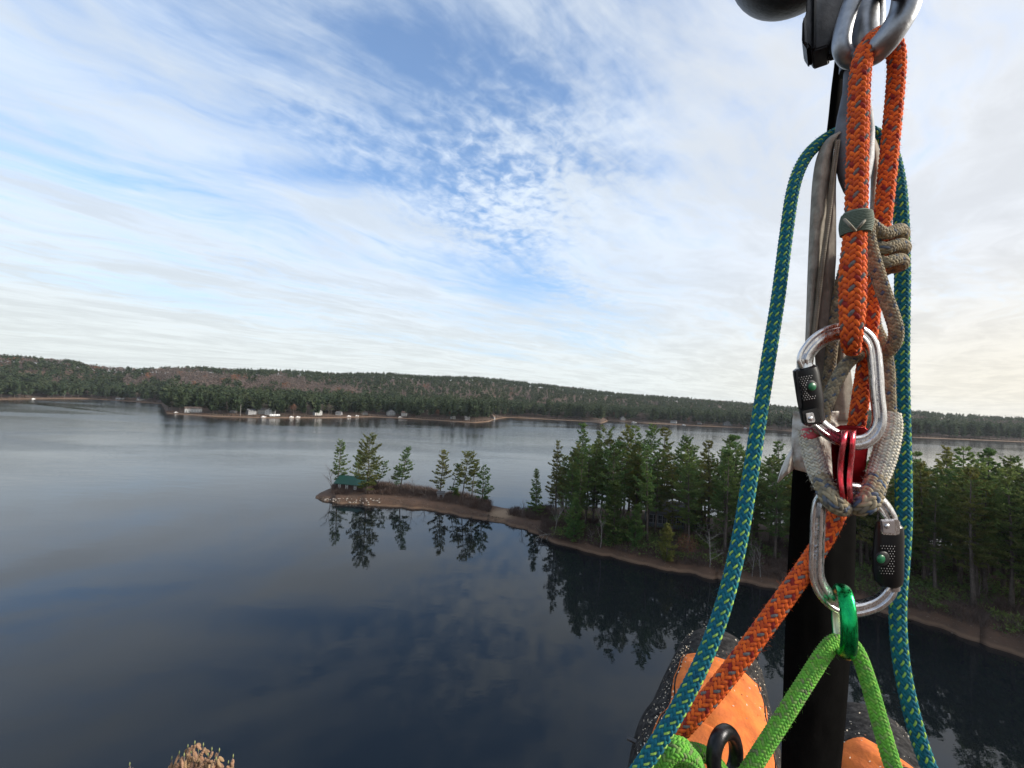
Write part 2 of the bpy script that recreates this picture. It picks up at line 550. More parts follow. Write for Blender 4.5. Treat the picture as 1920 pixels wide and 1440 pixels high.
def pine_mesh(seed, H, hb, Rmax, lean=0.0, dense=1.0, spruce=False, flat_top=False, gap=0.15, bushy=False):
    """white pine: returns trunk (V,F), limbs (V,F) and foliage (V,F)"""
    r_ = np.random.default_rng(seed)
    k = np.linspace(0, 1, 9)
    ph = r_.uniform(0, 6.28)
    bend = 0.012 * H
    tp = np.stack([bend * np.sin(k * 3 + ph) - bend * math.sin(ph) + lean * H * k ** 1.5, bend * np.cos(k * 2.5 + ph) - bend * math.cos(ph), k * H], axis=1)
    r0 = 0.012 * H + 0.06
    tr = r0 * (1 - 0.93 * k) * np.where(k < 0.05, 1.3, 1)
    tV, tF = tube_vf(tp, tr, 7, ref=(1, 0, 0))
    bV, bF, cB, cA, cL, cW = [], [], [], [], [], []
    h = hb * H
    off = 0
    skip_az = r_.uniform(0, 6.28)
    while h < H * 0.985:
        tt = (h - hb * H) / (H - hb * H)
        if spruce:
            prof = (1 - tt) ** 0.85 + 0.06
        elif flat_top:
            prof = min(0.5 + 1.6 * tt, 1.0) * (1 - max(0, tt - 0.55) / 0.45 * 0.55)
        else:
            prof = min(0.55 + 1.8 * tt, 1.0) * (1 - tt) ** 0.62 + 0.10
        nb = r_.integers(3, 6)
        a0 = r_.uniform(0, 6.28)
        c = np.array([np.interp(h, tp[:, 2], tp[:, 0]), np.interp(h, tp[:, 2], tp[:, 1]), h])
        for q in range(nb):
            if r_.random() < gap:
                continue
            a = a0 + q * 6.283 / nb + r_.normal() * 0.35
            L = Rmax * prof * r_.uniform(0.35, 1.15)
            if L < 0.25:
                L = 0.25
            el = (-0.12 if spruce else 0.02) + 0.75 * tt ** 1.6 + r_.normal() * 0.10
            dv = np.array([math.cos(a) * math.cos(el), math.sin(a) * math.cos(el), math.sin(el)])
            s_ = np.linspace(0, 1, 4)
            sag = (-0.10 if spruce else -0.06) * L
            bp = c + dv * (s_[:, None] * L) + np.array([0, 0, 1]) * (sag * np.sin(s_ * 3.14) + 0.10 * L * s_ ** 3)[:, None]
            v_, f_ = tube_vf(bp, (0.014 + 0.013 * L) * (1 - 0.8 * s_), 3, cap=False, ref=(0, 0, 1))
            bV.append(v_); bF += [tuple(off + i for i in f) for f in f_]; off += len(v_)
            # tufts along the outer part of the limb, spread flat like a plate
            nt = max(3, int(L * 8.0 * dense * (1.5 if bushy else 1)))
            s = r_.uniform(0.22 if L > 1 else 0.1, 1.0, nt) ** 0.8
            sp = np.array([-math.sin(a), math.cos(a), 0])
            lat = r_.normal(size=nt) * 0.17 * L * (1.15 - s) ** 0.5 + r_.normal(size=nt) * 0.10
            pt = np.stack([np.interp(s, s_, bp[:, i]) for i in range(3)], axis=1) + sp * lat[:, None]
            pt[:, 2] += np.abs(r_.normal(size=nt)) * 0.09 + 0.02
            m_ = 5
            ax = unit(dv * 0.7 + sp * np.sign(lat)[:, None] * 0.5 + np.array([0, 0, 0.35]))
            ax = np.repeat(ax, m_, axis=0) + r_.normal(size=(nt * m_, 3)) * np.array([0.55, 0.55, 0.38])
            cA.append(unit(ax)); cB.append(np.repeat(pt, m_, axis=0))
            cL.append(r_.uniform(0.32, 0.62, nt * m_)); cW.append(r_.uniform(0.06, 0.12, nt * m_))
        h += r_.uniform(0.55, 1.0) * (0.65 + 0.02 * H) * (0.7 if spruce or bushy else 1)
    # leader
    n = 14
    cB.append(np.tile(tp[-1] - [0, 0, 0.25], (n, 1))); cA.append(unit(np.c_[r_.normal(size=(n, 2)) * 0.6, np.ones(n)]))
    cL.append(r_.uniform(0.3, 0.6, n)); cW.append(np.full(n, 0.06))
    fV, fF = blades(np.vstack(cB), np.vstack(cA), np.concatenate(cL), np.concatenate(cW), seed)
    return (tV, tF), (np.vstack(bV), bF), (fV, fF)


def pine_tree(seed, H, hb, Rmax, name='pine_tree', needle=None, bark=None, **kw):
    (tV, tF), (bV, bF), (fV, fF) = pine_mesh(seed, H, hb, Rmax, **kw)
    root = empty(name)
    tr = build('trunk', tV, tF, bark or M_BARK, root, smooth=True)
    build('limbs', bV, bF, bark or M_BARK, tr)
    build('crown', fV, fF, needle or M_NEEDLE, root)
    root['H'] = H
    return root


def bare_tree_vf(seed, H, spread=0.5, levels=4, r0=None, n0=7):
    r_ = random.Random(seed)
    V, Fs = [], []
    def grow(p, dv, L, rad, lv):
        nonlocal V, Fs
        nseg = 4
        P = [np.array(p)]
        dd = np.array(dv)
        for i in range(nseg):
            dd = unit(dd + np.array([r_.gauss(0, 0.10), r_.gauss(0, 0.10), r_.gauss(0.04, 0.06)]))
            P.append(P[-1] + dd * L / nseg)
        P = np.array(P)
        rr = rad * (1 - 0.7 * np.linspace(0, 1, nseg + 1))
        v_, f_ = tube_vf(P, np.maximum(rr, 0.006), 5 if lv == 0 else 3, cap=False, ref=(0.3, 0.9, 0.1))
        b_ = len(V)
        V += list(v_)
        Fs += [tuple(b_ + i for i in f) for f in f_]
        if lv >= levels:
            return
        n = n0 if lv == 0 else r_.randint(3, 4)
        for i in range(n):
            s = (0.28 + 0.72 * (i + r_.random()) / n) if lv == 0 else r_.uniform(0.3, 1.0)
            pt = np.array([np.interp(s, np.linspace(0, 1, nseg + 1), P[:, k_]) for k_ in range(3)])
            a = r_.uniform(0, 6.28)
            out = np.array([math.cos(a), math.sin(a), 0])
            grow(pt, unit(dd * 0.75 + out * r_.uniform(0.5, 1.0) * spread * 1.6), L * r_.uniform(0.32, 0.55) * (1.15 - 0.4 * s), rad * 0.5 * (1.2 - 0.6 * s), lv + 1)
    grow((0, 0, -0.2), (r_.gauss(0, .05), r_.gauss(0, .05), 1), H * 0.85, r0 or (0.010 * H + 0.02), 0)
    return V, Fs


def bare_tree(seed, H, m, name='bare_tree', **kw):
    V, Fs = bare_tree_vf(seed, H, **kw)
    root = empty(name)
    n_tr = 4 * 5
    build('trunk', V[:25], Fs[:n_tr], m, root, smooth=True)
    V2 = V[25:]
    build('branches', V2, [tuple(i - 25 for i in f) for f in Fs[n_tr:]], m, root)
    root['H'] = H
    return root


def place(o, p, rz=None, s=1.0, label=None, cat='pine tree', group=None, sz=None):
    o.location = tuple(float(x) for x in p)
    o.rotation_euler = (0, 0, rng.uniform(0, 6.28) if rz is None else rz)
    o.scale = (s, s, sz or s)
    return tag(o, label, cat, group)


# ------------------------------------------------------------------ the spit and wooded point: ground
pen = [((592, 932), (592, 930)), ((604, 940), (606, 922)), ((640, 945), (640, 914)), ((700, 948), (700, 912)), ((760, 952), (762, 917)), ((820, 959), (822, 926)),
       ((880, 970), (884, 936)), ((925, 978), (930, 951)), ((965, 988), (972, 956)), ((1005, 1001), (1012, 957)), ((1035, 1018), (1045, 955)), ((1085, 1031), (1095, 955)),
       ((1150, 1046), (1165, 960)), ((1230, 1064), (1250, 968)), ((1310, 1079), (1330, 976)), ((1390, 1093), (1410, 985)), ((1470, 1106), (1490, 996)), ((1580, 1130), (1600, 1010)),
       ((1700, 1160), (1720, 1025)), ((1800, 1192), (1820, 1040)), ((1920, 1236), (1940, 1060)), ((2080, 1310), (2100, 1090)), ((2400, 1480), (2450, 1150))]
fr = smooth_path(np.array([pixg(*a) for a, _ in pen]), 10)
bk = smooth_path(np.array([pixg(*b_) for _, b_ in pen]), 10)
for i in range(1, len(fr)):       # a slightly ragged waterline
    nrm = unit(np.array([fr[i, 1] - fr[i - 1, 1], -(fr[i, 0] - fr[i - 1, 0]), 0]))
    fr[i] += nrm * ((vnoise(i * 0.47, 0.5, 8) - 0.5) * 1.3 + (vnoise(i * 0.31, 2.5, 9) - 0.5) * 1.8)
prof_t = np.array([-0.04, 0.0, 0.03, 0.08, 0.16, 0.28, 0.45, 0.6, 0.75, 0.88, 0.95, 1.0, 1.04])
pV = []
PEN_H = []
for i in range(len(fr)):
    wd = np.linalg.norm(bk[i] - fr[i])
    top = min(0.35 + wd * 0.055, 2.3)
    for tt in prof_t:
        e = min(tt, 1 - tt) * wd
        hgt_ = top * (1 - math.exp(-max(e, 0) / 2.0)) if e >= 0 else -0.4
        p = fr[i] + (bk[i] - fr[i]) * tt
        if e > 1:
            hgt_ += (vnoise(p[0] / 3, p[1] / 3, 5) - 0.5) * 0.35
        pV.append((p[0], p[1], hgt_))
npf = len(prof_t)
pF = np.array([(i * npf + j, (i + 1) * npf + j, (i + 1) * npf + j + 1, i * npf + j + 1) for i in range(len(fr) - 1) for j in range(npf - 1)])
pm = bpy.data.materials.new('spit_ground')
pm.use_nodes = True
t = NT(pm.node_tree)
b = t.n['Principled BSDF']
b.inputs['Roughness'].default_value = 0.92
pos = t.new('ShaderNodeNewGeometry').outputs['Position']
hz_ = t.math('ADD', t.sep(pos)[2], t.math('MULTIPLY', t.math('SUBTRACT', t.noise(pos, 0.8, 3), 0.5), 0.35))
wet = t.mix(t.noise(pos, 1.3, 4), (0.060, 0.036, 0.022), (0.105, 0.060, 0.036))
sand = t.mix(t.noise(pos, 0.35, 5, 0.65), (0.088, 0.053, 0.033), (0.165, 0.102, 0.063))
lit = t.mix(t.noise(pos, 0.5, 5, 0.65), (0.045, 0.028, 0.019), (0.110, 0.058, 0.034))
c = t.mix(t.ramp(hz_, 0.05, 0.25), wet, sand)
c = t.mix(t.ramp(hz_, 0.30, 0.60), c, lit)
nkc = pixg(945, 966, 0.5)          # trodden dry sand on the neck between the two thickets
nkd = t.math('ADD', t.vmath('DISTANCE', pos, tuple(float(q) for q in nkc)), t.math('MULTIPLY', t.noise(pos, 0.7, 3), 3.0))
c = t.mix(t.ramp(nkd, 3.5, 7.5, 1.0, 0.0), c, t.mix(t.noise(pos, 1.5, 4), (0.19, 0.125, 0.075), (0.27, 0.19, 0.12)))
t.put(b.inputs['Base Color'], c)
bn = t.new('ShaderNodeBump')
bn.inputs['Strength'].default_value = 0.7
bn.inputs['Distance'].default_value = 0.15
t.put(bn.inputs['Height'], t.noise(pos, 2.5, 5, 0.65))
t.put(b.inputs['Normal'], bn.outputs[0])
peninsula = build('wooded_spit_terrain', pV, pF, pm, smooth=True)
tag(peninsula, kind='structure')


def on_spit(i, tt):
    """point on the spit: i along (0..1), tt across (0 front, 1 back)"""
    x = i * (len(fr) - 1)
    j = min(int(x), len(fr) - 2)
    f_ = fr[j] + (fr[j + 1] - fr[j]) * (x - j)
    g_ = bk[j] + (bk[j + 1] - bk[j]) * (x - j)
    p = f_ + (g_ - f_) * tt
    wd = np.linalg.norm(g_ - f_)
    top = min(0.35 + wd * 0.055, 2.3)
    e = min(tt, 1 - tt) * wd
    p = p.copy()
    p[2] = top * (1 - math.exp(-e / 2.0)) - 0.12
    return p


# ------------------------------------------------------------------ land below the camera (its tree top reaches into the picture)
nl = []
xs = np.linspace(-260, 320, 40)
for x in xs:
    edge = 17 + 5 * math.sin(x * 0.05) + 0.0009 * max(0, x - 40) ** 2 * 1.0
    for y, z in ((-320, 9), (-120, 7), (-30, 4.5), (edge - 12, 1.8), (edge - 4, 0.8), (edge, 0.0), (edge + 2, -0.4)):
        nl.append((x, y, z))
nlF = np.array([(i * 7 + j, (i + 1) * 7 + j, (i + 1) * 7 + j + 1, i * 7 + j + 1) for i in range(39) for j in range(6)])
near_land = build('near_shore_terrain', nl, nlF, pm, smooth=True)
tag(near_land, kind='structure')

# ------------------------------------------------------------------ trees on the spit, one by one
def tree_at(tip, base, zb=0.9):
    """base point, height and sideways lean for a tree drawn between two photo pixels"""
    pb = pixg(*base, zb)
    dep = np.dot(pb - cam_pos, fwd)
    pt = pix(*tip, dep)
    return pb - np.array([0, 0, 0.25]), pt[2] - pb[2] + 0.25, (pt[0] - pb[0])


spit_trees = [  # tip, base, crown start, radius factor, style, label
    ((640, 827), (632, 917), 0.22, 0.22, dict(gap=0.1), 'spire-topped white pine behind the left end of the green-roofed cabin'),
    ((694, 823), (686, 931), 0.16, 0.30, dict(flat_top=True, dense=1.15, gap=0.05), 'big full pine with a thick trunk in front of the cabin'),
    ((672, 846), (671, 912), 0.25, 0.24, dict(gap=0.2), 'slimmer pine behind the cabin roof beside the big pine'),
    ((726, 866), (706, 921), 0.45, 0.30, dict(gap=0.25, lean=1), 'small leaning pine just right of the big cabin pine'),
    ((740, 874), (742, 925), 0.35, 0.24, dict(gap=0.2), 'short bushy pine between the leaning pine and the middle pine'),
    ((763, 841), (750, 928), 0.34, 0.24, dict(gap=0.2, lean=1), 'middle pine with a bare lower trunk, leaning slightly right'),
    ((832, 844), (824, 934), 0.22, 0.23, dict(gap=0.28, lean=1), 'open-branched pine above the small grey shed on the spit'),
    ((860, 872), (845, 937), 0.30, 0.24, dict(gap=0.3, lean=1), 'thin pine just right of the small grey shed'),
    ((876, 853), (866, 941), 0.42, 0.30, dict(gap=0.2, flat_top=True, lean=1), 'round-topped pine with bare lower trunk near the sand neck'),
    ((893, 864), (884, 943), 0.30, 0.25, dict(gap=0.2, lean=1), 'pine crowding the right side of the round-topped spit pine'),
    ((906, 872), (903, 948), 0.18, 0.30, dict(gap=0.3), 'last pine of the spit, drooping over its right end'),
    ((1003, 880), (1004, 968), 0.08, 0.20, dict(gap=0.1, spruce=True), 'lone narrow spruce standing before the dense woods, near the sand neck'),
]
for k_, (tip, base, hb, rf, kw, lab) in enumerate(spit_trees):
    p, H, dxl = tree_at(tip, base)
    kw = dict(kw)
    if kw.pop('lean', 0):
        kw['lean'] = dxl / H
    o = pine_tree(100 + k_, H, hb, max(1.7, rf * H), needle=M_NEEDLE_Y if k_ in (1, 6, 8, 9) else M_NEEDLE, **kw)
    place(o, p, rz=0.0, label=lab, group='pines on the narrow spit')
p, H, _ = tree_at((856, 918), (854, 938))
o = pine_tree(140, H, 0.05, 1.6, bushy=True)
place(o, p, 0, label='low green pine sapling between the thin pines on the spit', group='pines on the narrow spit')

# ------------------------------------------------------------------ dense pine stand on the wooded point
protos = []
for k_ in range(8):
    Hh = 22 + 0.6 * k_
    protos.append(pine_tree(200 + k_, Hh, 0.20 + 0.05 * (k_ % 4), 4.1 + 0.45 * (k_ % 3), dense=1.15, gap=0.10 + 0.06 * (k_ % 3), flat_top=(k_ in (2, 5)),
                            needle=M_NEEDLE if k_ % 3 else M_NEEDLE_Y))
free = list(protos)


def stand_tree(p, H, label, group):
    global free
    if free:
        o = free.pop(0)
    else:
        o = copy_tree(protos[int(rng.integers(len(protos)))])
    s = H / o['H']
    place(o, p, None, max(s, 0.82), label=label, group=group, sz=s)
    return o


ordn = ['first', 'second', 'third', 'fourth', 'fifth', 'sixth', 'seventh', 'eighth', 'ninth', 'tenth', 'eleventh', 'twelfth']
crest = [(1042, 829, .45), (1090, 797, .5), (1130, 811, .55), (1167, 801, .4), (1192, 799, .6), (1215, 804, .45), (1237, 802, .5), (1285, 817, .4), (1325, 826, .55), (1357, 815, .4), (1379, 819, .55)]
taken = []
def stand_depth(px, tt):
    best = None
    for i in np.linspace(0, 1, 300):
        p = on_spit(i, tt)
        v_ = p - cam_pos
        dep = np.dot(v_, fwd)
        x = 960 + F_PX * np.dot(v_, cam_r) / dep
        if best is None or abs(x - px) < best[0]:
            best = (abs(x - px), p, dep)
    return best[1], best[2]
for k_, (x, y, tt) in enumerate(crest):
    p, dep = stand_depth(x, tt)
    H = pix(x, y, dep)[2] - p[2]
    taken.append(p)
    stand_tree(p, H, 'tall pine, its top %s from the left in the stand left of the blue rope' % ordn[k_], 'tall pines of the dense stand on the wooded point')
for k_, (x, y, tt, lab) in enumerate([(1460, 828, .5, 'slim pine top between the blue rope and the black strap'),
                                 (1640, 850, .5, 'dark pine seen behind the lower silver carabiner'),
                                 (1722, 850, .45, 'dark pine just right of the right-hand blue rope'),
                                 (1765, 842, .55, 'tallest dark pine right of the ropes, first from the right-hand blue rope'),
                                 (1800, 838, .4, 'broad dark pine in the middle of the trees right of the ropes'),
                                 (1846, 840, .5, 'dark pine right of the broad one, second from the picture edge'),
                                 (1893, 856, .5, 'dark pine at the right edge of the picture')]):
    p, dep = stand_depth(x, tt)
    H = pix(x, y, dep)[2] - p[2]
    taken.append(p)
    stand_tree(p, H, lab, 'tall pines of the dense stand on the wooded point')
n_fill = 0
tries = 0
while n_fill < 160 and tries < 12000:
    tries += 1
    i = rng.uniform(0.445, 0.985) if n_fill < 112 else rng.uniform(0.74, 0.96)
    tt = rng.uniform(0.14, 0.93)
    p = on_spit(i, tt)
    v_ = p - cam_pos
    dep = np.dot(v_, fwd)
    x = 960 + F_PX * np.dot(v_, cam_r) / dep
    if x > 2150 or (1200 < x < 1325 and 0.42 < tt < 0.72):
        continue
    if x < 1060 and tt < 0.45:
        continue
    dm = min(np.linalg.norm(p - q) for q in taken)
    if dm < 2.7:
        continue
    ytip = np.interp(x, [1020, 1060, 1100, 1240, 1400, 1500, 1700, 1920, 2200], [870, 835, 822, 824, 842, 850, 868, 880, 900]) + abs(rng.normal()) * 20
    H = pix(x, ytip, dep)[2] - p[2]
    H = min(max(H, 10), 25)
    taken.append(p)
    row = 'front' if tt < 0.36 else ('middle' if tt < 0.66 else 'back')
    where = ('left part of the dense stand' if x < 1160 else 'part of the dense stand around the half-hidden house' if x < 1330 else
             'part of the dense stand behind the blue rope' if x < 1500 else 'stand behind the carabiners' if x < 1705 else 'dark stand right of the ropes')
    stand_tree(p, H, 'pine in the %s row of the %s' % (row, where), 'pines of the %s row, %s' % (row, where))
    n_fill += 1
for o in free:
    for ch in list(o.children_recursive) + [o]:
        bpy.data.objects.remove(ch)

# young bushy pines along the front edge
front_young = [((1078, 938), (1076, 1012), 'bushy young pine at the left front of the dense stand'),
               ((1150, 905), (1152, 1024), 'bright green young pine in front of the dense stand, left of the half-hidden house'),
               ((1185, 950), (1190, 1032), 'low young pine beside the bright green one'),
               ((1252, 985), (1250, 1052), 'thin olive young pine below the half-hidden house'),
               ((1392, 985), (1395, 1058), 'young pine right of the white leafless tree'),
               ((1300, 920), (1302, 1010), 'young pine just right of the half-hidden house')]
for k_, (tip, base, lab) in enumerate(front_young):
    p, H, _ = tree_at(tip, base, 1.2)
    o = pine_tree(300 + k_, H, 0.06, max(1.8, 0.26 * H), bushy=True, gap=0.05, needle=M_NEEDLE if k_ != 3 else M_NEEDLE_Y)
    place(o, p, 0, label=lab, group='young pines along the shore of the wooded point')

# leafless trees
bare = [((618, 868), (620, 925), M_TWIG, 'leafless tree at the left tip of the spit beside the cabin', 0.75),
        ((733, 885), (735, 925), M_TWIG, 'thin leafless tree between the leaning pine and the short bushy pine', 0.5),
        ((778, 890), (776, 932), M_TWIG, 'leafless shrub-like tree right of the middle spit pine', 0.7),
        ((797, 903), (797, 936), M_TWIG, 'lone small leafless tree in the gap between the spit pines', 0.6),
        ((975, 935), (978, 972), M_TWIG, 'thin leafless sapling at the sand neck', 0.4),
        ((1126, 950), (1125, 1028), M_PALE, 'pale slender birch trunk in front of the dense stand', 0.45),
        ((1112, 990), (1110, 1022), M_PALE, 'small pale leafless tree left of the slender birch', 0.8),
        ((1036, 930), (1040, 1002), M_PALE, 'pale leaning birch at the left corner of the dense stand', 0.3),
        ((1060, 925), (1058, 985), M_PALE, 'pale straight birch at the left corner of the dense stand', 0.3),
        ((1334, 980), (1330, 1068), M_PALE, 'white leafless tree with drooping branches at the shore', 0.95),
        ((1412, 1020), (1410, 1080), M_PALE, 'thin pale sapling at the shore left of the black strap, the left of two', 0.5),
        ((1430, 1010), (1426, 1083), M_PALE, 'taller thin pale sapling at the shore left of the black strap', 0.5),
        ((1742, 1000), (1736, 1105), M_PALE, 'pale dead trunk with stubs right of the right-hand blue rope', 0.4),
        ((1838, 1060), (1835, 1140), M_TWIG, 'twiggy leafless shrub at the dark shore by the right edge', 0.8)]
for k_, (tip, base, m_, lab, sp) in enumerate(bare):
    p, H, _ = tree_at(tip, base, 1.0)
    o = bare_tree(400 + k_, H, m_, spread=sp, levels=3 if H < 6 else 3, n0=12 if sp > 0.9 else 8, r0=0.035 + 0.009 * H)
    place(o, p, 0, label=lab, cat='bare tree', group='leafless trees of the spit and the point')

# russet oak shrub
def leafy_vf(seed, H, Rr, n, sz=0.22, z0=0.25):
    r_ = np.random.default_rng(seed)
    a = unit(r_.normal(size=(n, 3)))
    rad = r_.uniform(0.35, 1.0, n) ** 0.5
    lump = 0.75 + 0.5 * vnoise(a[:, 0] * 2.3 + 5, a[:, 1] * 2.3 + a[:, 2] * 2 + 5, seed)
    P = a * (rad * lump)[:, None] * np.array([Rr, Rr, H * (1 - z0) * 0.5])
    P[:, 2] += H * (z0 + (1 - z0) * 0.5)
    return blades(P, unit(r_.normal(size=(n, 3))), np.full(n, sz) * r_.uniform(0.7, 1.4, n), np.full(n, sz * 0.38), seed)
p, H, _ = tree_at((1284, 1000), (1286, 1050), 1.2)
o = empty('oak_shrub')
V, F = bare_tree_vf(77, H * 0.8, 0.9, 3)
build('trunk', V, F, M_TWIG, o)
V, F = leafy_vf(78, H, H * 0.42, 700)
build('crown', V, F, M_RUST, o)
place(o, p, 0, label='russet-leaved oak shrub at the shore below the half-hidden house', cat='shrub')

# fallen tree at the corner of the point
V, F = bare_tree_vf(91, 9.5, 0.9, 2, r0=0.16, n0=9)
o = empty('fallen_tree')
build('trunk', V[:25], F[:20], M_PALE, o)
build('branches', V[25:], [tuple(i - 25 for i in f) for f in F[20:]], M_PALE, o)
o.location = tuple(pixg(1058, 1000, 0.9)); o.rotation_euler = (R(83), 0, R(-62))
tag(o, 'bleached fallen tree lying across the shore at the corner of the woods', 'dead tree')
P = [pixg(742, 931, 1.5), pixg(752, 936, 0.9), pixg(764, 943, 0.35)]
V, F = tube_vf(smooth_path(P, 4), np.linspace(0.16, 0.10, 9), 7)
o = build('driftwood_log', V, F, M_PALE, loc=P[2]); tag(o, 'short bleached log lying on the bank near the middle spit pine', 'log')

# low leafless brush (uncountable)
bB, bA, bL, bW = [], [], [], []
def brush(i0, i1, t0, t1, n, h0, h1):
    for _ in range(n):
        i = rng.uniform(i0, i1); tt = rng.uniform(t0, t1)
        p = on_spit(i, tt)
        dens_ = vnoise(p[0] / 2.2, p[1] / 2.2, 21)
        if rng.random() > dens_ * 1.5:
            continue
        k_ = 8
        bB.append(np.tile(p, (k_, 1)) + rng.normal(size=(k_, 3)) * [0.25, 0.25, 0])
        bA.append(unit(np.c_[rng.normal(size=(k_, 2)) * 0.42, np.ones(k_)]))
        bL.append(rng.uniform(h0, h1, k_) * (0.6 + 0.7 * dens_)); bW.append(rng.uniform(0.018, 0.045, k_))
NP = len(pen) - 1
brush(1.6 / NP, 6.75 / NP, 0.25, 0.92, 3800, 0.8, 2.1)
brush(7.7 / NP, 9.9 / NP, 0.30, 0.95, 1300, 0.8, 1.9)
brush(9.3 / NP, 21.2 / NP, 0.03, 0.45, 11000, 0.35, 1.7)
V, F = blades(np.vstack(bB), np.vstack(bA), np.concatenate(bL), np.concatenate(bW), 5)
o = build('leafless_brush', V, F, mat('brush_stems', (0.105, 0.080, 0.070), 0.95, var=0.3, vscale=0.4, col2=(0.075, 0.050, 0.042), spec=0.1))
tag(o, 'low leafless grey-brown brush covering the spit and shore', kind='stuff')

# twigs, leaves and bark washed up along the beach (uncountable)
lB = np.array([on_spit(rng.uniform(0.6, 21.5) / NP, rng.uniform(0.0, 0.16)) for _ in range(5200)]); lB[:, 2] += 0.16
V, F = blades(lB, unit(rng.normal(size=(5200, 3)) * [1, 1, 0.12]), rng.uniform(0.12, 0.65, 5200) ** 1.3, rng.uniform(0.03, 0.10, 5200), 15)
o = build('beach_litter', V, F, [mat('washed_up_twigs', (0.16, 0.12, 0.09), 0.9, var=0.5, vscale=0.6, col2=(0.05, 0.035, 0.025))])
tag(o, 'twigs and dead leaves washed up along the beach of the spit', kind='stuff')

# evergreen undergrowth under the dense stand (uncountable)
uB, uA, uL, uW = [], [], [], []
for _ in range(4200):
    i = rng.uniform(9.9, 21.2) / NP if _ % 3 else rng.uniform(16.5, 21.2) / NP; tt = rng.beta(1.2, 2.6) * 0.85 + 0.05
    p = on_spit(i, tt)
    dens_ = vnoise(p[0] / 4.5, p[1] / 4.5, 61)
    if dens_ < 0.36:
        continue
    k_ = 12; hh_ = (0.5 + 3.2 * max(dens_ - 0.36, 0) * rng.random())
    uB.append(np.tile(p, (k_, 1)) + rng.normal(size=(k_, 3)) * [0.5, 0.5, 0] + np.c_[np.zeros((k_, 2)), rng.uniform(0.1, hh_, k_)])
    uA.append(unit(rng.normal(size=(k_, 3)) * [1, 1, 0.6] + [0, 0, 0.3])); uL.append(rng.uniform(0.3, 0.7, k_)); uW.append(rng.uniform(0.07, 0.15, k_))
V, F = blades(np.vstack(uB), np.vstack(uA), np.concatenate(uL), np.concatenate(uW), 6)
o = build('evergreen_undergrowth', V, F, M_NEEDLE)
tag(o, 'dark green undergrowth on the ground below the dense pine stand', kind='stuff')

# stones along the tip of the spit
M_STONE = mat('pale_stone', (0.34, 0.30, 0.26), 0.9, var=0.3, vscale=3, rand=0.6)
bm_ = bmesh.new()
bmesh.ops.create_icosphere(bm_, subdivisions=1, radius=0.5)
for v_ in bm_.verts:
    v_.co *= 0.8 + 0.4 * random.Random(v_.index).random()
sm = bpy.data.meshes.new('shore_stone'); bm_.to_mesh(sm); bm_.free(); sm.materials.append(M_STONE)
for k_ in range(70):
    o = bpy.data.objects.new('shore_stone', sm); COL.objects.link(o)
    i = rng.uniform(1.1, 3.2) / NP; tt = rng.uniform(0.02, 0.12)
    s = rng.uniform(0.22, 0.55)
    p = on_spit(i, tt); p[2] += 0.12
    o.location = tuple(p); o.scale = (s * 1.3, s, s * 0.6); o.rotation_euler = (0, 0, rng.uniform(0, 6.28))
    tag(o, 'small pale stone on the beach below the cabin', 'stone', 'pale stones along the beach below the cabin')
for (x, y), lab in (((691, 946), 'single bright white stone on the beach right of the other stones'), ((882, 962), 'single white stone on the beach near the sand neck')):
    o = bpy.data.objects.new('shore_stone', sm); COL.objects.link(o)
    o.location = tuple(pixg(x, y, 0.3)); o.scale = (0.6, 0.5, 0.4)
    tag(o, lab, 'stone')


# ------------------------------------------------------------------ houses
M_GLASS = mat('dark_window_glass', (0.03, 0.035, 0.04), 0.08, spec=0.6)
M_WHITE = mat('white_house_paint', (0.50, 0.50, 0.49), 0.6, var=0.08, vscale=0.5)
M_TRIM = mat('white_trim', (0.8, 0.8, 0.78), 0.5)
M_ROOFG = mat('grey_shingle_roof', (0.085, 0.085, 0.09), 0.85, var=0.2, vscale=1.0)
M_ROOFB = mat('brown_shingle_roof', (0.12, 0.085, 0.065), 0.85, var=0.2, vscale=1.0)
M_GREENROOF = mat('green_metal_roof', (0.010, 0.062, 0.044), 0.5, var=0.15, vscale=0.7, bump=0.2, bscale=3)
M_BROWNWALL = mat('dark_brown_boards', (0.050, 0.026, 0.022), 0.85, var=0.25, vscale=1.5, stretch=(4, 4, 0.5))
M_GREYWALL = mat('grey_weathered_boards', (0.20, 0.20, 0.21), 0.85, var=0.2, vscale=1.0)
M_BLUEWALL = mat('blue_grey_boards', (0.10, 0.12, 0.15), 0.8, var=0.2, vscale=1.0)


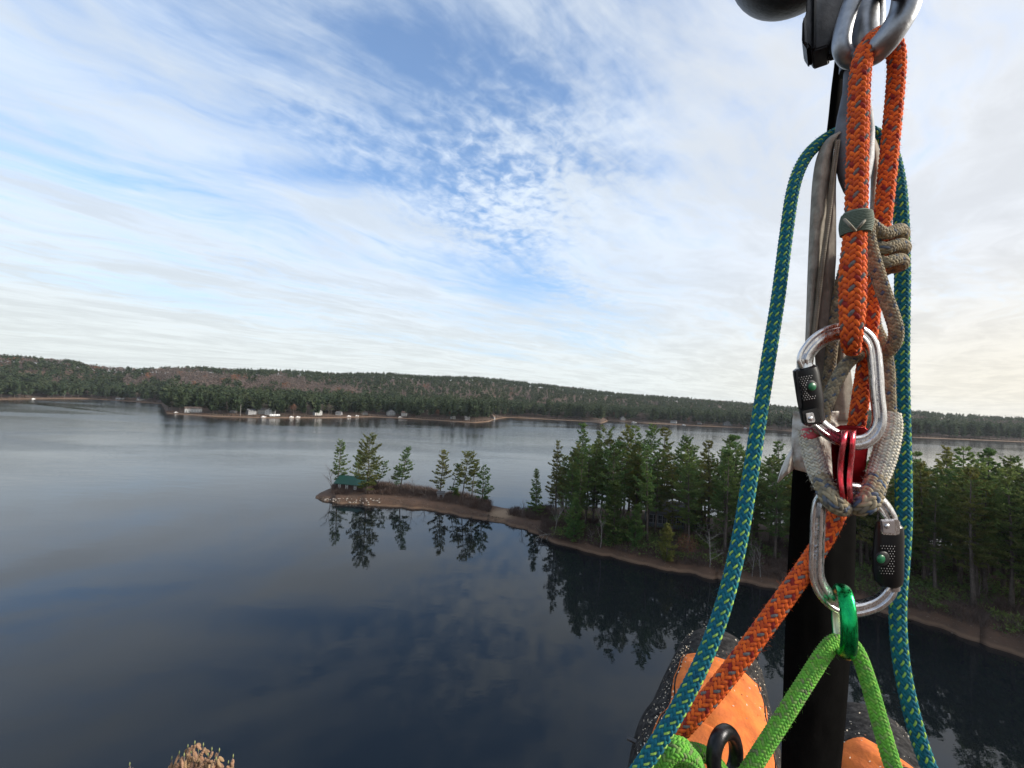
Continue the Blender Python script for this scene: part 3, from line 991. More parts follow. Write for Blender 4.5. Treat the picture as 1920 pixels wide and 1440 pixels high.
def house(name, base, rz, w_, d_, hw, rise, wall, roof, windows, gable_front=False, over=0.35, door=None, trim=None):
    """gabled house, front towards local -y.  windows: (x, z, w, h) on the front"""
    root = empty(name, base)
    root.rotation_euler = (0, 0, rz)
    x, y = w_ / 2, d_ / 2
    m_ = MB()
    if gable_front:
        m_.add([(-x, -y, -1.5), (x, -y, -1.5), (x, -y, hw), (0, -y, hw + rise), (-x, -y, hw), (-x, y, -1.5), (x, y, -1.5), (x, y, hw), (0, y, hw + rise), (-x, y, hw)],
               [(0, 1, 2, 3, 4), (9, 8, 7, 6, 5), (1, 6, 7, 2), (5, 0, 4, 9)])
    else:
        m_.add([(-x, -y, -1.5), (x, -y, -1.5), (x, -y, hw), (-x, -y, hw), (-x, y, -1.5), (x, y, -1.5), (x, y, hw), (-x, y, hw), (-x, 0, hw + rise), (x, 0, hw + rise)],
               [(0, 1, 2, 3), (5, 4, 7, 6), (1, 5, 6, 9, 2), (4, 0, 3, 8, 7)])
    m_.build('wall', wall, root)
    th = 0.16
    m_ = MB()
    for s_ in (-1, 1):
        if gable_front:
            ex = x + over; sl_ = rise / x
            a = [(s_ * ex, -y - over, hw - over * sl_), (0, -y - over, hw + rise), (0, y + over, hw + rise), (s_ * ex, y + over, hw - over * sl_)]
        else:
            ey = y + over; sl_ = rise / y
            a = [(-x - over, s_ * ey, hw - over * sl_), (-x - over, 0, hw + rise), (x + over, 0, hw + rise), (x + over, s_ * ey, hw - over * sl_)]
        bt = [(p[0], p[1], p[2] + th) for p in a]
        m_.add(a + bt, [(0, 1, 2, 3), (7, 6, 5, 4), (0, 4, 5, 1), (1, 5, 6, 2), (2, 6, 7, 3), (3, 7, 4, 0)])
    m_.build('roof', roof, root)
    for (wx, wz, ww, wh) in windows:
        m_ = MB()
        f_ = 0.11
        for cx, cz, sx, sz in ((wx - ww / 2, wz, f_, wh + f_), (wx + ww / 2, wz, f_, wh + f_), (wx, wz + wh / 2, ww, f_), (wx, wz - wh / 2, ww, f_), (wx, wz, 0.06, wh), (wx, wz, ww, 0.06)):
            m_.box((cx, -y - 0.045, cz), (sx, 0.08 + (0.01 if sx > sz else 0), sz))
        wn = m_.build('window', trim or M_TRIM, root)
        MB().box((wx, -y - 0.01, wz), (ww, 0.05, wh)).build('pane', M_GLASS, wn)
    if door:
        dxx, dw, dh = door
        MB().box((dxx, -y - 0.03, dh / 2), (dw, 0.07, dh)).build('door', M_BROWNWALL, root)
    return root


# cabin with the green roof
pl, pr = pixg(632, 921, 1.0), pixg(691, 927, 1.0)
mid = (pl + pr) / 2
rz_ = math.atan2(pr[1] - pl[1], pr[0] - pl[0])
wl = np.linalg.norm(pr - pl)
o = house('lake_cabin', mid + np.array([0, 2.2, 0.1]), rz_, wl, 4.6, 2.7, 1.7, M_BROWNWALL, M_GREENROOF,
          [(-wl * 0.385, 1.65, 0.7, 1.25), (-wl * 0.15, 1.65, 0.7, 1.25), (wl * 0.12, 1.65, 0.7, 1.25)], over=0.5)
tag(o, 'dark brown cabin with a green roof and white windows near the spit tip', 'cabin')
# small grey shed
p = pixg(826, 938, 0.8)
o = house('spit_shed', p, 0.05, 2.0, 1.8, 2.3, 0.35, M_GREYWALL, M_ROOFG, [], over=0.2, door=(0.2, 0.8, 1.9))
tag(o, 'small grey shed half hidden in the brush on the spit', 'shed')
# house half hidden in the pines
p, dep = stand_depth(1262, 0.58)
wins = [(-5.2 + 1.05 * k_, 1.9, 0.9, 1.9) for k_ in range(11)]
o = house('forest_house', p + np.array([0, 0, 0.3]), -0.28, 12.5, 7, 3.4, 2.2, M_BLUEWALL, M_ROOFG, wins, trim=M_GREYWALL)
tag(o, 'blue-grey house with a row of windows half hidden among the pines', 'house')

# houses across the lake: (photo x, metres behind the shoreline, width, wall height, gable to the lake, walls, roof, label)
def far_at(px, back):
    dv = fwd + (px - 960) / F_PX * cam_r + (720 - hz(px)) / F_PX * cam_u
    az = math.atan2(dv[0], dv[1])
    r_ = float(shore_r(az)) + back
    return np.array([math.sin(az) * r_, math.cos(az) * r_, float(far_ground(np.array([az]), np.array([r_]))[0])]), az, r_
FH = [(78, 95, 11, 4.2, True, M_WHITE, M_ROOFG, 'white gabled house high in the pines at the far left shore'),
      (187, 80, 6, 3.2, True, M_GREYWALL, M_ROOFG, 'small pale house showing between pines left of the low white houses'),
      (229, 18, 13, 2.8, False, M_WHITE, M_ROOFB, 'long low white house near the water in the left bay'),
      (266, 20, 10, 2.8, False, M_WHITE, M_ROOFG, 'low white house just left of the point, right of the long one'),
      (366, 14, 18, 4.0, False, M_WHITE, M_ROOFB, 'large white house at the left end of the near point'),
      (441, 30, 6, 3.0, True, M_GREYWALL, M_ROOFG, 'small dim house among pines right of the large white house'),
      (474, 18, 10, 4.2, False, M_GREYWALL, M_ROOFG, 'pale grey house with dark roof left of the two-storey white one'),
      (494, 30, 9, 4.5, False, M_WHITE, M_ROOFG, 'white wing of a house behind the two-storey gabled one'),
      (510, 22, 11, 5.2, True, M_WHITE, M_ROOFG, 'two-storey white gabled house above the parked trailers'),
      (598, 20, 10, 5.0, True, M_WHITE, M_ROOFB, 'white gabled house with many windows right of the rust-coloured tree'),
      (638, 16, 8, 2.6, False, M_GREYWALL, M_ROOFG, 'low grey house in the pine shade right of the gabled white one'),
      (686, 20, 9, 3.0, False, M_WHITE, M_ROOFB, 'low white house between trunks in the middle of the point'),
      (735, 22, 13, 5.0, True, M_WHITE, M_ROOFG, 'tall white house between pines, left of a pair'),
      (761, 20, 9, 4.8, False, M_WHITE, M_ROOFB, 'white house with big windows, right of a pair in the pines'),
      (851, 18, 7, 3.0, True, M_WHITE, M_ROOFG, 'small white house right of the rust trees near the end of the point'),
      (878, 16, 8, 2.8, False, M_GREYWALL, M_ROOFG, 'small grey house close to the end of the point'),
      (926, 8, 6, 2.6, True, M_GREYWALL, M_ROOFB, 'little boathouse in the small cove at the end of the point'),
      (1168, 20, 10, 4.5, True, M_WHITE, M_ROOFG, 'white gabled house between two reddish trees across the lake'),
      (1264, 14, 12, 2.8, False, M_WHITE, M_ROOFG, 'low white house across the lake above the dense stand'),
      (1312, 20, 8, 2.8, False, M_GREYWALL, M_ROOFB, 'low pale cottage across the lake left of the grey two-storey house'),
      (1364, 22, 16, 5.2, True, M_GREYWALL, M_ROOFG, 'grey two-storey house across the lake just left of the blue rope')]
house_zones = []
for k_, (x, back, wd_, hw_, gf, wl_, rf_, lab) in enumerate(FH):
    back += 8; wd_ *= 0.85
    p, az, r_ = far_at(x, back)
    n_w = max(2, int(wd_ / 2.4))
    wins = []
    for st in range(1 if hw_ < 4 else 2):
        for q in range(n_w):
            wins.append((-wd_ / 2 + wd_ * (q + 0.5) / n_w, 1.5 + 2.6 * st if hw_ >= 4 else 1.6, 1.1, 1.3))
    o = house('lakeside_house', p, -az + (0.35 * math.sin(k_ * 2.3)), wd_, 8, hw_, 3.0 if gf else 2.2, wl_, rf_, wins, gable_front=gf)
    tag(o, lab, 'house', 'houses along the far shore')
    house_zones.append((az, (wd_ * 0.62 + 1.0) / r_, r_))
    if x in (598, 510):     # boxed upper window of the gable
        MB().box((0, -4.06, hw_ + 1.1), (1.6, 0.1, 1.2)).build('gable_window', M_GLASS, o)

# trailers, cars and boats at the far beach
M_BOAT = mat('white_gelcoat', (0.8, 0.8, 0.8), 0.3)
M_TYRE = mat('black_rubber', (0.02, 0.02, 0.02), 0.8)
def trailer(p, rz, lab):
    root = empty('camping_trailer', p); root.rotation_euler = (0, 0, rz)
    bmx = bmesh.new(); bmesh.ops.create_cube(bmx, size=1.0)
    bmesh.ops.scale(bmx, vec=(5.5, 2.3, 2.3), verts=bmx.verts); bmesh.ops.translate(bmx, vec=(0, 0, 1.75), verts=bmx.verts)
    bmesh.ops.bevel(bmx, geom=bmx.edges[:], offset=0.35, segments=3, affect='EDGES')
    me = bpy.data.meshes.new('body'); bmx.to_mesh(me); bmx.free(); me.materials.append(M_BOAT)
    bo = bpy.data.objects.new('body', me); COL.objects.link(bo); bo.parent = root
    MB().box((-1.2, -1.17, 2.0), (1.3, 0.06, 0.8)).build('window', M_GLASS, root)
    MB().box((1.5, -1.17, 2.0), (1.0, 0.06, 0.8)).build('window', M_GLASS, root)
    for sy in (-1, 1):
        a = np.linspace(0, 6.28, 13)[:-1]
        m_ = MB(); n_ = len(a)
        m_.add([(0.4 * math.cos(q), sy * 1.0 + e, 0.4 + 0.4 * math.sin(q)) for e in (-0.12, 0.12) for q in a],
               [(i, (i + 1) % n_, n_ + (i + 1) % n_, n_ + i) for i in range(n_)] + [tuple(range(n_)), tuple(range(n_, 2 * n_))])
        m_.build('wheel', M_TYRE, root)
    tag(root, lab, 'trailer', 'trailers at the far beach')
def boat(p, rz, L, lab, cat='boat'):
    root = empty('moored_boat', p); root.rotation_euler = (0, 0, rz)
    n_ = 9; V = []; 
    for i in range(n_):
        s_ = i / (n_ - 1)
        hw_ = L * 0.16 * (1 - s_ ** 2.5) + 0.05
        x_ = (s_ - 0.5) * L
        V += [(x_, -hw_, 0.75 + 0.2 * s_), (x_, -hw_ * 0.6, 0.05), (x_, hw_ * 0.6, 0.05), (x_, hw_, 0.75 + 0.2 * s_)]
    Fq = [(4 * i + j, 4 * i + 4 + j, 4 * i + 5 + j, 4 * i + 1 + j) for i in range(n_ - 1) for j in range(3)]
    Fq += [(4 * i, 4 * i + 3, 4 * i + 7, 4 * i + 4) for i in range(n_ - 1)] + [(0, 1, 2, 3)]
    build('hull', V, Fq, M_BOAT, root)
    m_ = MB(); m_.box((-0.1 * L, 0, 1.25), (L * 0.32, L * 0.22, 0.7)); m_.build('cabin', M_BOAT, root)
    MB().box((0.07 * L, 0, 1.3), (0.06, L * 0.2, 0.45)).build('windscreen', M_GLASS, root)
    tag(root, lab, cat, 'boats along the far shore')
for x, back, lab in ((514, 6, 'left of two white trailers parked at the far beach'), (523, 7, 'right of two white trailers parked at the far beach')):
    p, az, r_ = far_at(x, back); trailer(p, -az, lab)
for x, back, L_, lab in ((498, 2, 5, 'small white boat drawn up left of the two trailers'), (335, 4, 4, 'small boat on the sand at the tip of the near point'),
                       (550, 2, 4.5, 'small pale boat on the beach below the rust-coloured tree'), (562, 2, 5, 'pale boat on the beach, right of the small one below the rust tree'),
                       (657, 4, 5, 'white boat on the beach in the middle of the point'), (672, 5, 5, 'white boat right of the one in the middle of the point'),
                       (753, 4, 6, 'white boat on the beach below the pair of white houses'), (1190, -5, 9, 'white pontoon boat moored off the shore across the lake'),
                       (1283, -4, 6, 'pale boat moored across the lake above the dense stand'), (1398, -5, 5, 'small pale boat moored across the lake beside the blue rope'),
                       (66, -3, 4, 'tiny pale boat at the far left shore')):
    p, az, r_ = far_at(x, back)
    if back < 0: p[2] = -0.12
    boat(p, -az + 0.3, L_, lab)

# ------------------------------------------------------------------ woods across the lake
def far_pine_vf(seed, n_t=8, per=4):
    """low pine with a plume outline, height 1, for the wooded hills"""
    r_ = np.random.default_rng(seed)
    B_, A_, L_, W_ = [], [], [], []
    for k_ in range(n_t):
        tt = k_ / (n_t - 1)
        h = 0.24 + 0.72 * tt
        prof = min(0.55 + 1.6 * tt, 1.0) * (1 - tt) ** 0.6 + 0.12
        for q in range(per):
            a = r_.uniform(0, 6.28)
            Lr = 0.20 * prof * r_.uniform(0.6, 1.25)
            B_.append((-0.1 * Lr * math.cos(a), -0.1 * Lr * math.sin(a), h + r_.normal() * 0.03))
            A_.append((math.cos(a), math.sin(a), 0.35 + 0.7 * tt + r_.normal() * 0.2))
            L_.append(Lr * 1.15); W_.append(Lr * r_.uniform(0.30, 0.5))
    return blades(np.array(B_), unit(np.array(A_)), np.array(L_), np.array(W_), seed)


def far_hard_vf(seed, n=30):
    r_ = np.random.default_rng(seed)
    a = unit(r_.normal(size=(n, 3)))
    P = a * (r_.uniform(0.5, 1, n) ** 0.6)[:, None] * np.array([0.24, 0.24, 0.42]) + np.array([0, 0, 0.52])
    return blades(P, unit(a + [0, 0, 0.6] + r_.normal(size=(n, 3)) * 0.4), r_.uniform(0.10, 0.2, n), r_.uniform(0.035, 0.06, n), seed)


def far_detail_tree(seed, kind, name, m_, H):
    root = empty(name)
    k = np.linspace(0, 1, 5)
    V, F = tube_vf(np.stack([0 * k, 0 * k, k * H * 0.95], axis=1), 0.28 * (1 - 0.85 * k), 5, cap=False, ref=(1, 0, 0))
    build('trunk', V, F, M_BARK if kind == 'pine' else M_TWIG, root)
    if kind == 'pine':
        V, F = far_pine_vf(seed, 15, 9)
        V = V * np.array([H * 1.15, H * 1.15, H])
    else:
        r_ = np.random.default_rng(seed); n = 260
        a = unit(r_.normal(size=(n, 3)))
        P = (a * (r_.uniform(0.3, 1, n) ** 0.5)[:, None] * np.array([0.22, 0.22, 0.30]) + np.array([0, 0, 0.64])) * H
        V, F = blades(P, unit(a + [0, 0, 0.8]), r_.uniform(0.05, 0.12, n) * H, r_.uniform(0.004, 0.012, n) * H * (2.0 if kind == 'rust' else 1), seed)
    build('crown', V, F, m_, root)
    root['H'] = H
    return root


fp = [far_detail_tree(500 + k_, 'pine', 'shore_pine', M_FARPINE, 21.0) for k_ in range(6)]
fb = [far_detail_tree(520 + k_, 'bare', 'shore_hardwood', M_FARBARE, 17.0) for k_ in range(3)]
frr = [far_detail_tree(530 + k_, 'rust', 'rust_tree', M_RUST, 14.0) for k_ in range(2)]
used = set()
def far_one(plist, p, H, label, cat, group):
    o = None
    for q in plist:
        if q.name not in used:
            o = q; break
    if o is None:
        o = copy_tree(plist[int(rng.integers(len(plist)))])
    used.add(o.name)
    s = H / o['H']
    return place(o, p, None, s * rng.uniform(0.9, 1.15), label=label, cat=cat, group=group, sz=s)
def blocked(az, r_):
    return any(abs(az - a_) < w__ and r_ < rh + 5 for a_, w__, rh in house_zones)
# rust trees that stand out
for x, back, H, lab in ((553, 8, 15, 'rust-orange tree above the beach right of the trailers'), (822, 6, 14, 'large reddish-brown tree near the end of the point, left of two'),
                        (846, 8, 13, 'reddish-brown tree near the end of the point, right of two'), (950, 12, 17, 'grey-brown tree behind the small cove at the end of the point'),
                        (1152, 10, 16, 'reddish tree left of the white gabled house across the lake'), (1176, 14, 16, 'reddish tree right of the white gabled house across the lake'),
                        (1292, 12, 13, 'reddish-brown tree across the lake above the middle of the dense stand')):
    p, az, r_ = far_at(x, back)
    far_one(frr, p, H, lab, 'tree', 'rust-coloured trees along the far shore')
p, az, r_ = far_at(124, 3)
o = bare_tree(450, 10, M_PALE, name='dead_birch', spread=0.35, levels=1, n0=3, r0=0.3); place(o, p, 0, label='forked white dead birch at the left bay shore', cat='dead tree')
p, az, r_ = far_at(454, 4)
V, F = tube_vf([p, p + [0, 0, 13]], [0.35, 0.22], 7); o = build('bare_pole', V, F, M_PALE, loc=p); tag(o, 'tall pale bare trunk at the far beach left of the grey house', 'pole')
# front rows as individuals
n_ind = 0
spots = []
while n_ind < 285:
    x = rng.uniform(-60, 1985)
    if 1500 < x < 1690:
        continue
    band = rng.uniform(4, 42)
    p, az, r_ = far_at(x, band)
    if blocked(az, r_) and rng.random() < 0.5:
        continue
    if any(abs(az - a_) < 2.6 / r_ and abs(r_ - q_) < 6 for a_, q_ in spots):
        continue
    spots.append((az, r_))
    hard = vnoise(az * 60, r_ / 60, 31) > 0.66
    p[2] -= 0.3
    where = ('round the left bay' if x < 308 else 'on the near point left of the trailers' if x < 520 else 'on the near point between trailers and paired houses' if x < 735 else
             'near the end of the near point' if x < 925 else 'behind the small cove' if x < 1120 else 'across the lake left of the blue rope' if x < 1500 else 'across the lake right of the ropes')
    if hard:
        far_one(fb, p, rng.uniform(12, 17), 'leafless grey far-shore tree ' + where, 'tree', 'leafless far shore trees ' + where)
    else:
        far_one(fp, p, rng.uniform(20, 30), 'dark far-shore pine ' + where, 'pine tree', 'far shore pines ' + where)
    n_ind += 1

# the rest of the wooded hills reads as one mass
far_p = [far_pine_vf(600 + k_) for k_ in range(5)]
far_h = [far_hard_vf(620 + k_) for k_ in range(4)]
acc = {'p': ([], []), 'h': ([], []), 'r': ([], [])}
cnt = {'p': 0, 'h': 0, 'r': 0}
def drop(kind, protos_, p, H, wf):
    V, F = protos_[int(rng.integers(len(protos_)))]
    a = rng.uniform(0, 6.28); ca, sa = math.cos(a), math.sin(a)
    W_ = V * np.array([H * wf, H * wf, H])
    W_ = np.stack([W_[:, 0] * ca - W_[:, 1] * sa, W_[:, 0] * sa + W_[:, 1] * ca, W_[:, 2]], axis=1) + p
    acc[kind][0].append(W_); acc[kind][1].append(F + cnt[kind]); cnt[kind] += len(V)
N1, N2 = 4200, 9000
az_s = rng.uniform(AZ0 + 0.05, AZ1 - 0.08, N1 + N2)
sr, cr = shore_r(az_s), crest_r(az_s)
u_ = rng.random(N1 + N2)
r_s = np.where(np.arange(N1 + N2) < N1, sr + 36 + u_ * 170, np.sqrt((sr + 150) ** 2 + u_ * ((cr + 60) ** 2 - (sr + 150) ** 2)))
z_s = far_ground(az_s, r_s)
mixn = vnoise(az_s * 22, r_s / 130.0, 41) * 0.6 + vnoise(az_s * 70, r_s / 45.0, 42) * 0.4
# the far left hill and the band under the skyline are mostly leafless hardwood
lefthill = np.clip((-0.62 - az_s) / 0.12, 0, 1) * np.clip((r_s - sr - 260) / 150, 0, 1)
midband = np.exp(-((az_s + 0.56) / 0.20) ** 2) * np.clip((r_s - sr - 230) / 120, 0, 1) * np.clip((cr - 140 - r_s) / 100, 0, 1)
hardp = mixn + lefthill * 0.35 + midband * 0.22
rustn = vnoise(az_s * 45, r_s / 70.0, 43)
for k_ in range(N1 + N2):
    az, r_ = az_s[k_], r_s[k_]
    if k_ < N1 and r_ - sr[k_] < 50 and blocked(az, r_) and k_ % 3:
        continue
    p = np.array([math.sin(az) * r_, math.cos(az) * r_, z_s[k_] - 0.5])
    if hardp[k_] > 0.75:
        if rustn[k_] > 0.84:
            drop('r', far_h, p, rng.uniform(11, 15), 1.5)
        else:
            drop('h', far_h, p, rng.uniform(12, 17), 1.5)
    else:
        drop('p', far_p, p, rng.uniform(18, 27) if k_ < N1 else rng.uniform(14, 21), rng.uniform(1.3, 1.8))
for kind, nm, m_, lab in (('p', 'pine_forest', M_FARPINE, 'dark pine forest covering the hills across the lake'),
                          ('h', 'hardwood_forest', M_FARBARE, 'grey-brown leafless hardwood forest on the hills across the lake'),
                          ('r', 'oak_forest', M_RUST, 'patches of rust-coloured oaks on the hills across the lake')):
    if acc[kind][0]:
        o = build(nm, np.vstack(acc[kind][0]), np.vstack(acc[kind][1]), m_)
        tag(o, lab, kind='stuff')
# shrubs and leaf litter along the far beach
nb_ = 5000
x_ = rng.uniform(-60, 1985, nb_)
PB, AB = [], []
for k_ in range(nb_):
    p, az, r_ = far_at(x_[k_], rng.uniform(2.5, 10))
    PB.append(p); 
PB = np.array(PB)
V, F = blades(PB, unit(np.c_[rng.normal(size=(nb_, 2)) * 0.5, np.ones(nb_)]), rng.uniform(0.8, 2.6, nb_), rng.uniform(0.15, 0.4, nb_), 9)
o = build('shoreline_brush', V, F, mat('shore_brush', (0.10, 0.058, 0.042), 0.95, var=0.3, vscale=0.1, col2=(0.07, 0.06, 0.045), spec=0.1))
tag(o, 'low reddish-brown brush along the far beach', kind='stuff')

# ================================================================== rigging close to the camera
def P3(rows):
    """rows of (photo x, photo y, depth in metres) -> world points"""
    return np.array([pix(r_[0], r_[1], r_[2]) for r_ in rows])


RAY = unit(pix(1590, 880, .3) - cam_pos)          # the line of sight to the rigging; the flat hardware faces along it
RAYD = RAY / np.dot(RAY, fwd)                      # same, one metre of depth long


def mm(px, depth):
    """photo pixels -> metres at that depth"""
    return px * depth / F_PX


M_FUZZ = mat('rope_fuzz', (0.30, 0.25, 0.20), 0.9)
def fabric(name, col, col2=None, var=0.25, vs=180.0, rough=0.85):
    return mat(name, col, rough, var=var, vscale=vs, col2=col2, bump=0.35, bscale=1500, spec=0.25)


def rope_mesh(P, R0, n, pitch, cw, ccw, samp=2.4, amp=0.75, twist=0.0, narrow={}, fill=0.52, core=None):
    """braided sleeve: n strands each way in a 2/2 braid.  R0 scalar or per point.  Returns V, F, material index"""
    step = pitch / (2 * n) / samp
    Q, s = resample(P, step)
    X = Q[:, :3]
    Rr = Q[:, 3] if Q.shape[1] > 3 else np.full(len(Q), R0)
    T, N, B = frames(X, ref=tuple(fwd))
    Rm = float(np.mean(Rr))
    tana = 2 * math.pi * Rm / pitch
    wid = 2 * math.pi * Rr / n * math.cos(math.atan(tana)) * fill
    th = 0.18 * Rr
    A = amp * th
    Vs, Fs, Ms = [], [], []
    th_a = np.array([-1.35, -0.55, 0.55, 1.35])
    base = 0
    m = len(X)
    for sgn, cols in ((1, cw), (-1, ccw)):
        for k in range(n):
            phi = sgn * 2 * math.pi * s / pitch + 2 * math.pi * k / n + twist
            col = (phi - twist) / (2 * math.pi) * 2 * n
            rad = Rr - th - A + sgn * A * np.cos(2 * math.pi * (col - 0.5) / 4) * 1.0
            e = np.cos(phi)[:, None] * N + np.sin(phi)[:, None] * B
            C = X + e * rad[:, None]
            tg = unit(np.gradient(C, axis=0))
            sd = unit(np.cross(tg, e))
            ring = C[:, None] + sd[:, None] * (wid[:, None] * narrow.get(cols[k % len(cols)], 1.0) * np.sin(th_a))[:, :, None] + e[:, None] * (th[:, None] * np.cos(th_a))[:, :, None]
            Vs.append(ring.reshape(-1, 3))
            i = np.arange(m - 1)[:, None] * 4 + np.arange(3)[None, :]
            q = np.stack([i, i + 1, i + 5, i + 4], axis=-1).reshape(-1, 4)
            if sgn < 0:
                pass
            Fs.append(q + base)
            Ms.append(np.full(len(q), cols[k % len(cols)]))
            base += m * 4
    # dark core so nothing shows through
    a = np.linspace(0, 2 * math.pi, 10, endpoint=False)
    st = slice(None, None, 4)
    Xc, Nc, Bc, Rc = X[st], N[st], B[st], Rr[st] * (0.80 if core is None else 0.86)
    ring = Xc[:, None] + Rc[:, None, None] * (np.cos(a)[None, :, None] * Nc[:, None] + np.sin(a)[None, :, None] * Bc[:, None])
    Vs.append(ring.reshape(-1, 3))
    mc = len(Xc)
    i = np.arange(mc - 1)[:, None] * 10; j = np.arange(10)[None, :]; j2 = (j + 1) % 10
    q = np.stack([i + j, i + j2, i + 10 + j2, i + 10 + j], axis=-1).reshape(-1, 4)
    Fs.append(q + base); Ms.append(np.full(len(q), cw[0] if core is None else core))
    return np.vstack(Vs), np.vstack(Fs), np.concatenate(Ms), (X, N, B, Rr)


def fuzz(name, fr_, n, m_, parent, lmin=0.0006, lmax=0.0024, seed=3, wid=0.00007):
    X, N, B, Rr = fr_
    r_ = np.random.default_rng(seed)
    i = r_.integers(0, len(X), n)
    a = r_.uniform(0, 6.283, n)
    e = np.cos(a)[:, None] * N[i] + np.sin(a)[:, None] * B[i]
    base = X[i] + e * (Rr[i] * 0.97)[:, None]
    ax = unit(e + r_.normal(size=(n, 3)) * 0.7)
    V, F = blades(base, ax, r_.uniform(lmin, lmax, n) * (1 + 1.2 * (r_.random(n) > 0.94)), np.full(n, wid), seed)
    o = build(name, V, F, m_, parent)
    o['kind'] = 'stuff'
    return o


def rope(name, rows, R0, n, pitch, cw, ccw, mats, parent=None, label=None, loc=None, nf=0, fm=None, slim=1.0, **kw):
    W = P3(rows)
    if len(rows[0]) > 3:
        W = np.c_[W, np.array([r_[3] for r_ in rows]) * slim]
    path = smooth_path(W, 14)
    V, F, Mi, fr_ = rope_mesh(path, R0, n, pitch, cw, ccw, **kw)
    o = build(name, V, F, mats, parent, Mi, smooth=True)
    if nf:
        fuzz('fuzz', fr_, nf, fm or M_FUZZ, o, seed=n + nf)
    return o


# ---- colours of the ropes
M_OR = fabric('orange_yarn', (0.84, 0.150, 0.022), (0.70, 0.11, 0.02))
M_OR2 = fabric('worn_orange_yarn', (0.68, 0.115, 0.022), (0.50, 0.07, 0.02))
M_RD = fabric('dark_red_yarn', (0.33, 0.032, 0.018), (0.22, 0.02, 0.02))
M_GY = fabric('grey_yarn', (0.165, 0.145, 0.135))
M_BL = fabric('blue_yarn', (0.009, 0.098, 0.160), (0.010, 0.128, 0.170))
M_TL = fabric('teal_yarn', (0.012, 0.160, 0.170), (0.010, 0.118, 0.165))
M_LM = fabric('lime_yarn', (0.33, 0.52, 0.09), (0.22, 0.40, 0.10))
M_TN = fabric('tan_yarn', (0.26, 0.205, 0.125), (0.36, 0.30, 0.20))
M_TN2 = fabric('grey_tan_yarn', (0.175, 0.150, 0.110), (0.24, 0.21, 0.15))
M_TB = fabric('faded_blue_yarn', (0.060, 0.095, 0.160), (0.17, 0.16, 0.14))
M_CR = fabric('cream_yarn', (0.56, 0.51, 0.40), (0.66, 0.62, 0.52))
M_CR2 = fabric('cream_grey_yarn', (0.42, 0.41, 0.37), (0.56, 0.53, 0.45))
M_GN = fabric('green_yarn', (0.140, 0.400, 0.045), (0.100, 0.300, 0.045), vs=90)
M_GN2 = fabric('worn_green_yarn', (0.190, 0.430, 0.060), (0.150, 0.180, 0.090), vs=60)
M_STEEL = mat('galvanised_steel', (0.30, 0.31, 0.33), 0.42, 1.0, var=0.3, vscale=60, bump=0.15, bscale=300)
M_DARKSTEEL = mat('dark_oiled_steel', (0.075, 0.075, 0.078), 0.45, 0.85, var=0.4, vscale=45, bump=0.25, bscale=260)
M_ALU = mat('polished_aluminium', (0.64, 0.64, 0.66), 0.25, 1.0, var=0.14, vscale=90, bump=0.03, bscale=600, rvar=.45)
M_ALU2 = mat('satin_aluminium', (0.55, 0.53, 0.56), 0.36, 1.0, var=0.12, vscale=120)
M_BLKAN = mat('black_anodised', (0.012, 0.012, 0.013), 0.32, 0.3, spec=0.5)
M_KNURL = mat('worn_knurl', (0.30, 0.30, 0.31), 0.4, 0.9)
M_BLKPL = mat('black_plastic', (0.014, 0.014, 0.015), 0.5, spec=0.4)
M_GBTN = mat('green_button', (0.010, 0.150, 0.060), 0.35)
M_REDAN = mat('red_anodised', (0.66, 0.040, 0.065), 0.26, 1.0, var=0.25, vscale=140, col2=(0.50, 0.10, 0.12), rvar=.5)
M_REDDK = mat('dark_red_anodised', (0.26, 0.008, 0.012), 0.45, 0.9, var=0.35, vscale=80)
M_GRNAN = mat('green_anodised', (0.012, 0.380, 0.105), 0.26, 1.0, var=0.22, vscale=140, rvar=.5)
M_WEARAL = mat('worn_bare_ring_face', (0.55, 0.62, 0.40), 0.4, 1.0)
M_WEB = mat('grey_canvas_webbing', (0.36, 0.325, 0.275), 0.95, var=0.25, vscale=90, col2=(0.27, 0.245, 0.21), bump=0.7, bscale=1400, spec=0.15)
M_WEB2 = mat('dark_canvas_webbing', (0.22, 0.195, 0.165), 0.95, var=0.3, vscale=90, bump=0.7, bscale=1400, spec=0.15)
M_STITCH = mat('seam_thread', (0.24, 0.215, 0.165), 0.9)
M_BLKWEB = mat('black_webbing', (0.0035, 0.0033, 0.0032), 0.95, var=0.3, vscale=60, bump=0.4, bscale=900, spec=0.04)
M_LABEL = mat('creased_white_tape', (0.60, 0.58, 0.54), 0.55, var=0.12, vscale=35, col2=(0.52, 0.47, 0.40), bump=0.5, bscale=45, spec=0.4)
M_PINK = mat('pink_ink', (0.62, 0.10, 0.12), 0.8, var=0.3, vscale=200)
M_WHIP = mat('green_whipping', (0.10, 0.13, 0.095), 0.8, var=0.25, vscale=300, bump=0.4, bscale=1500)

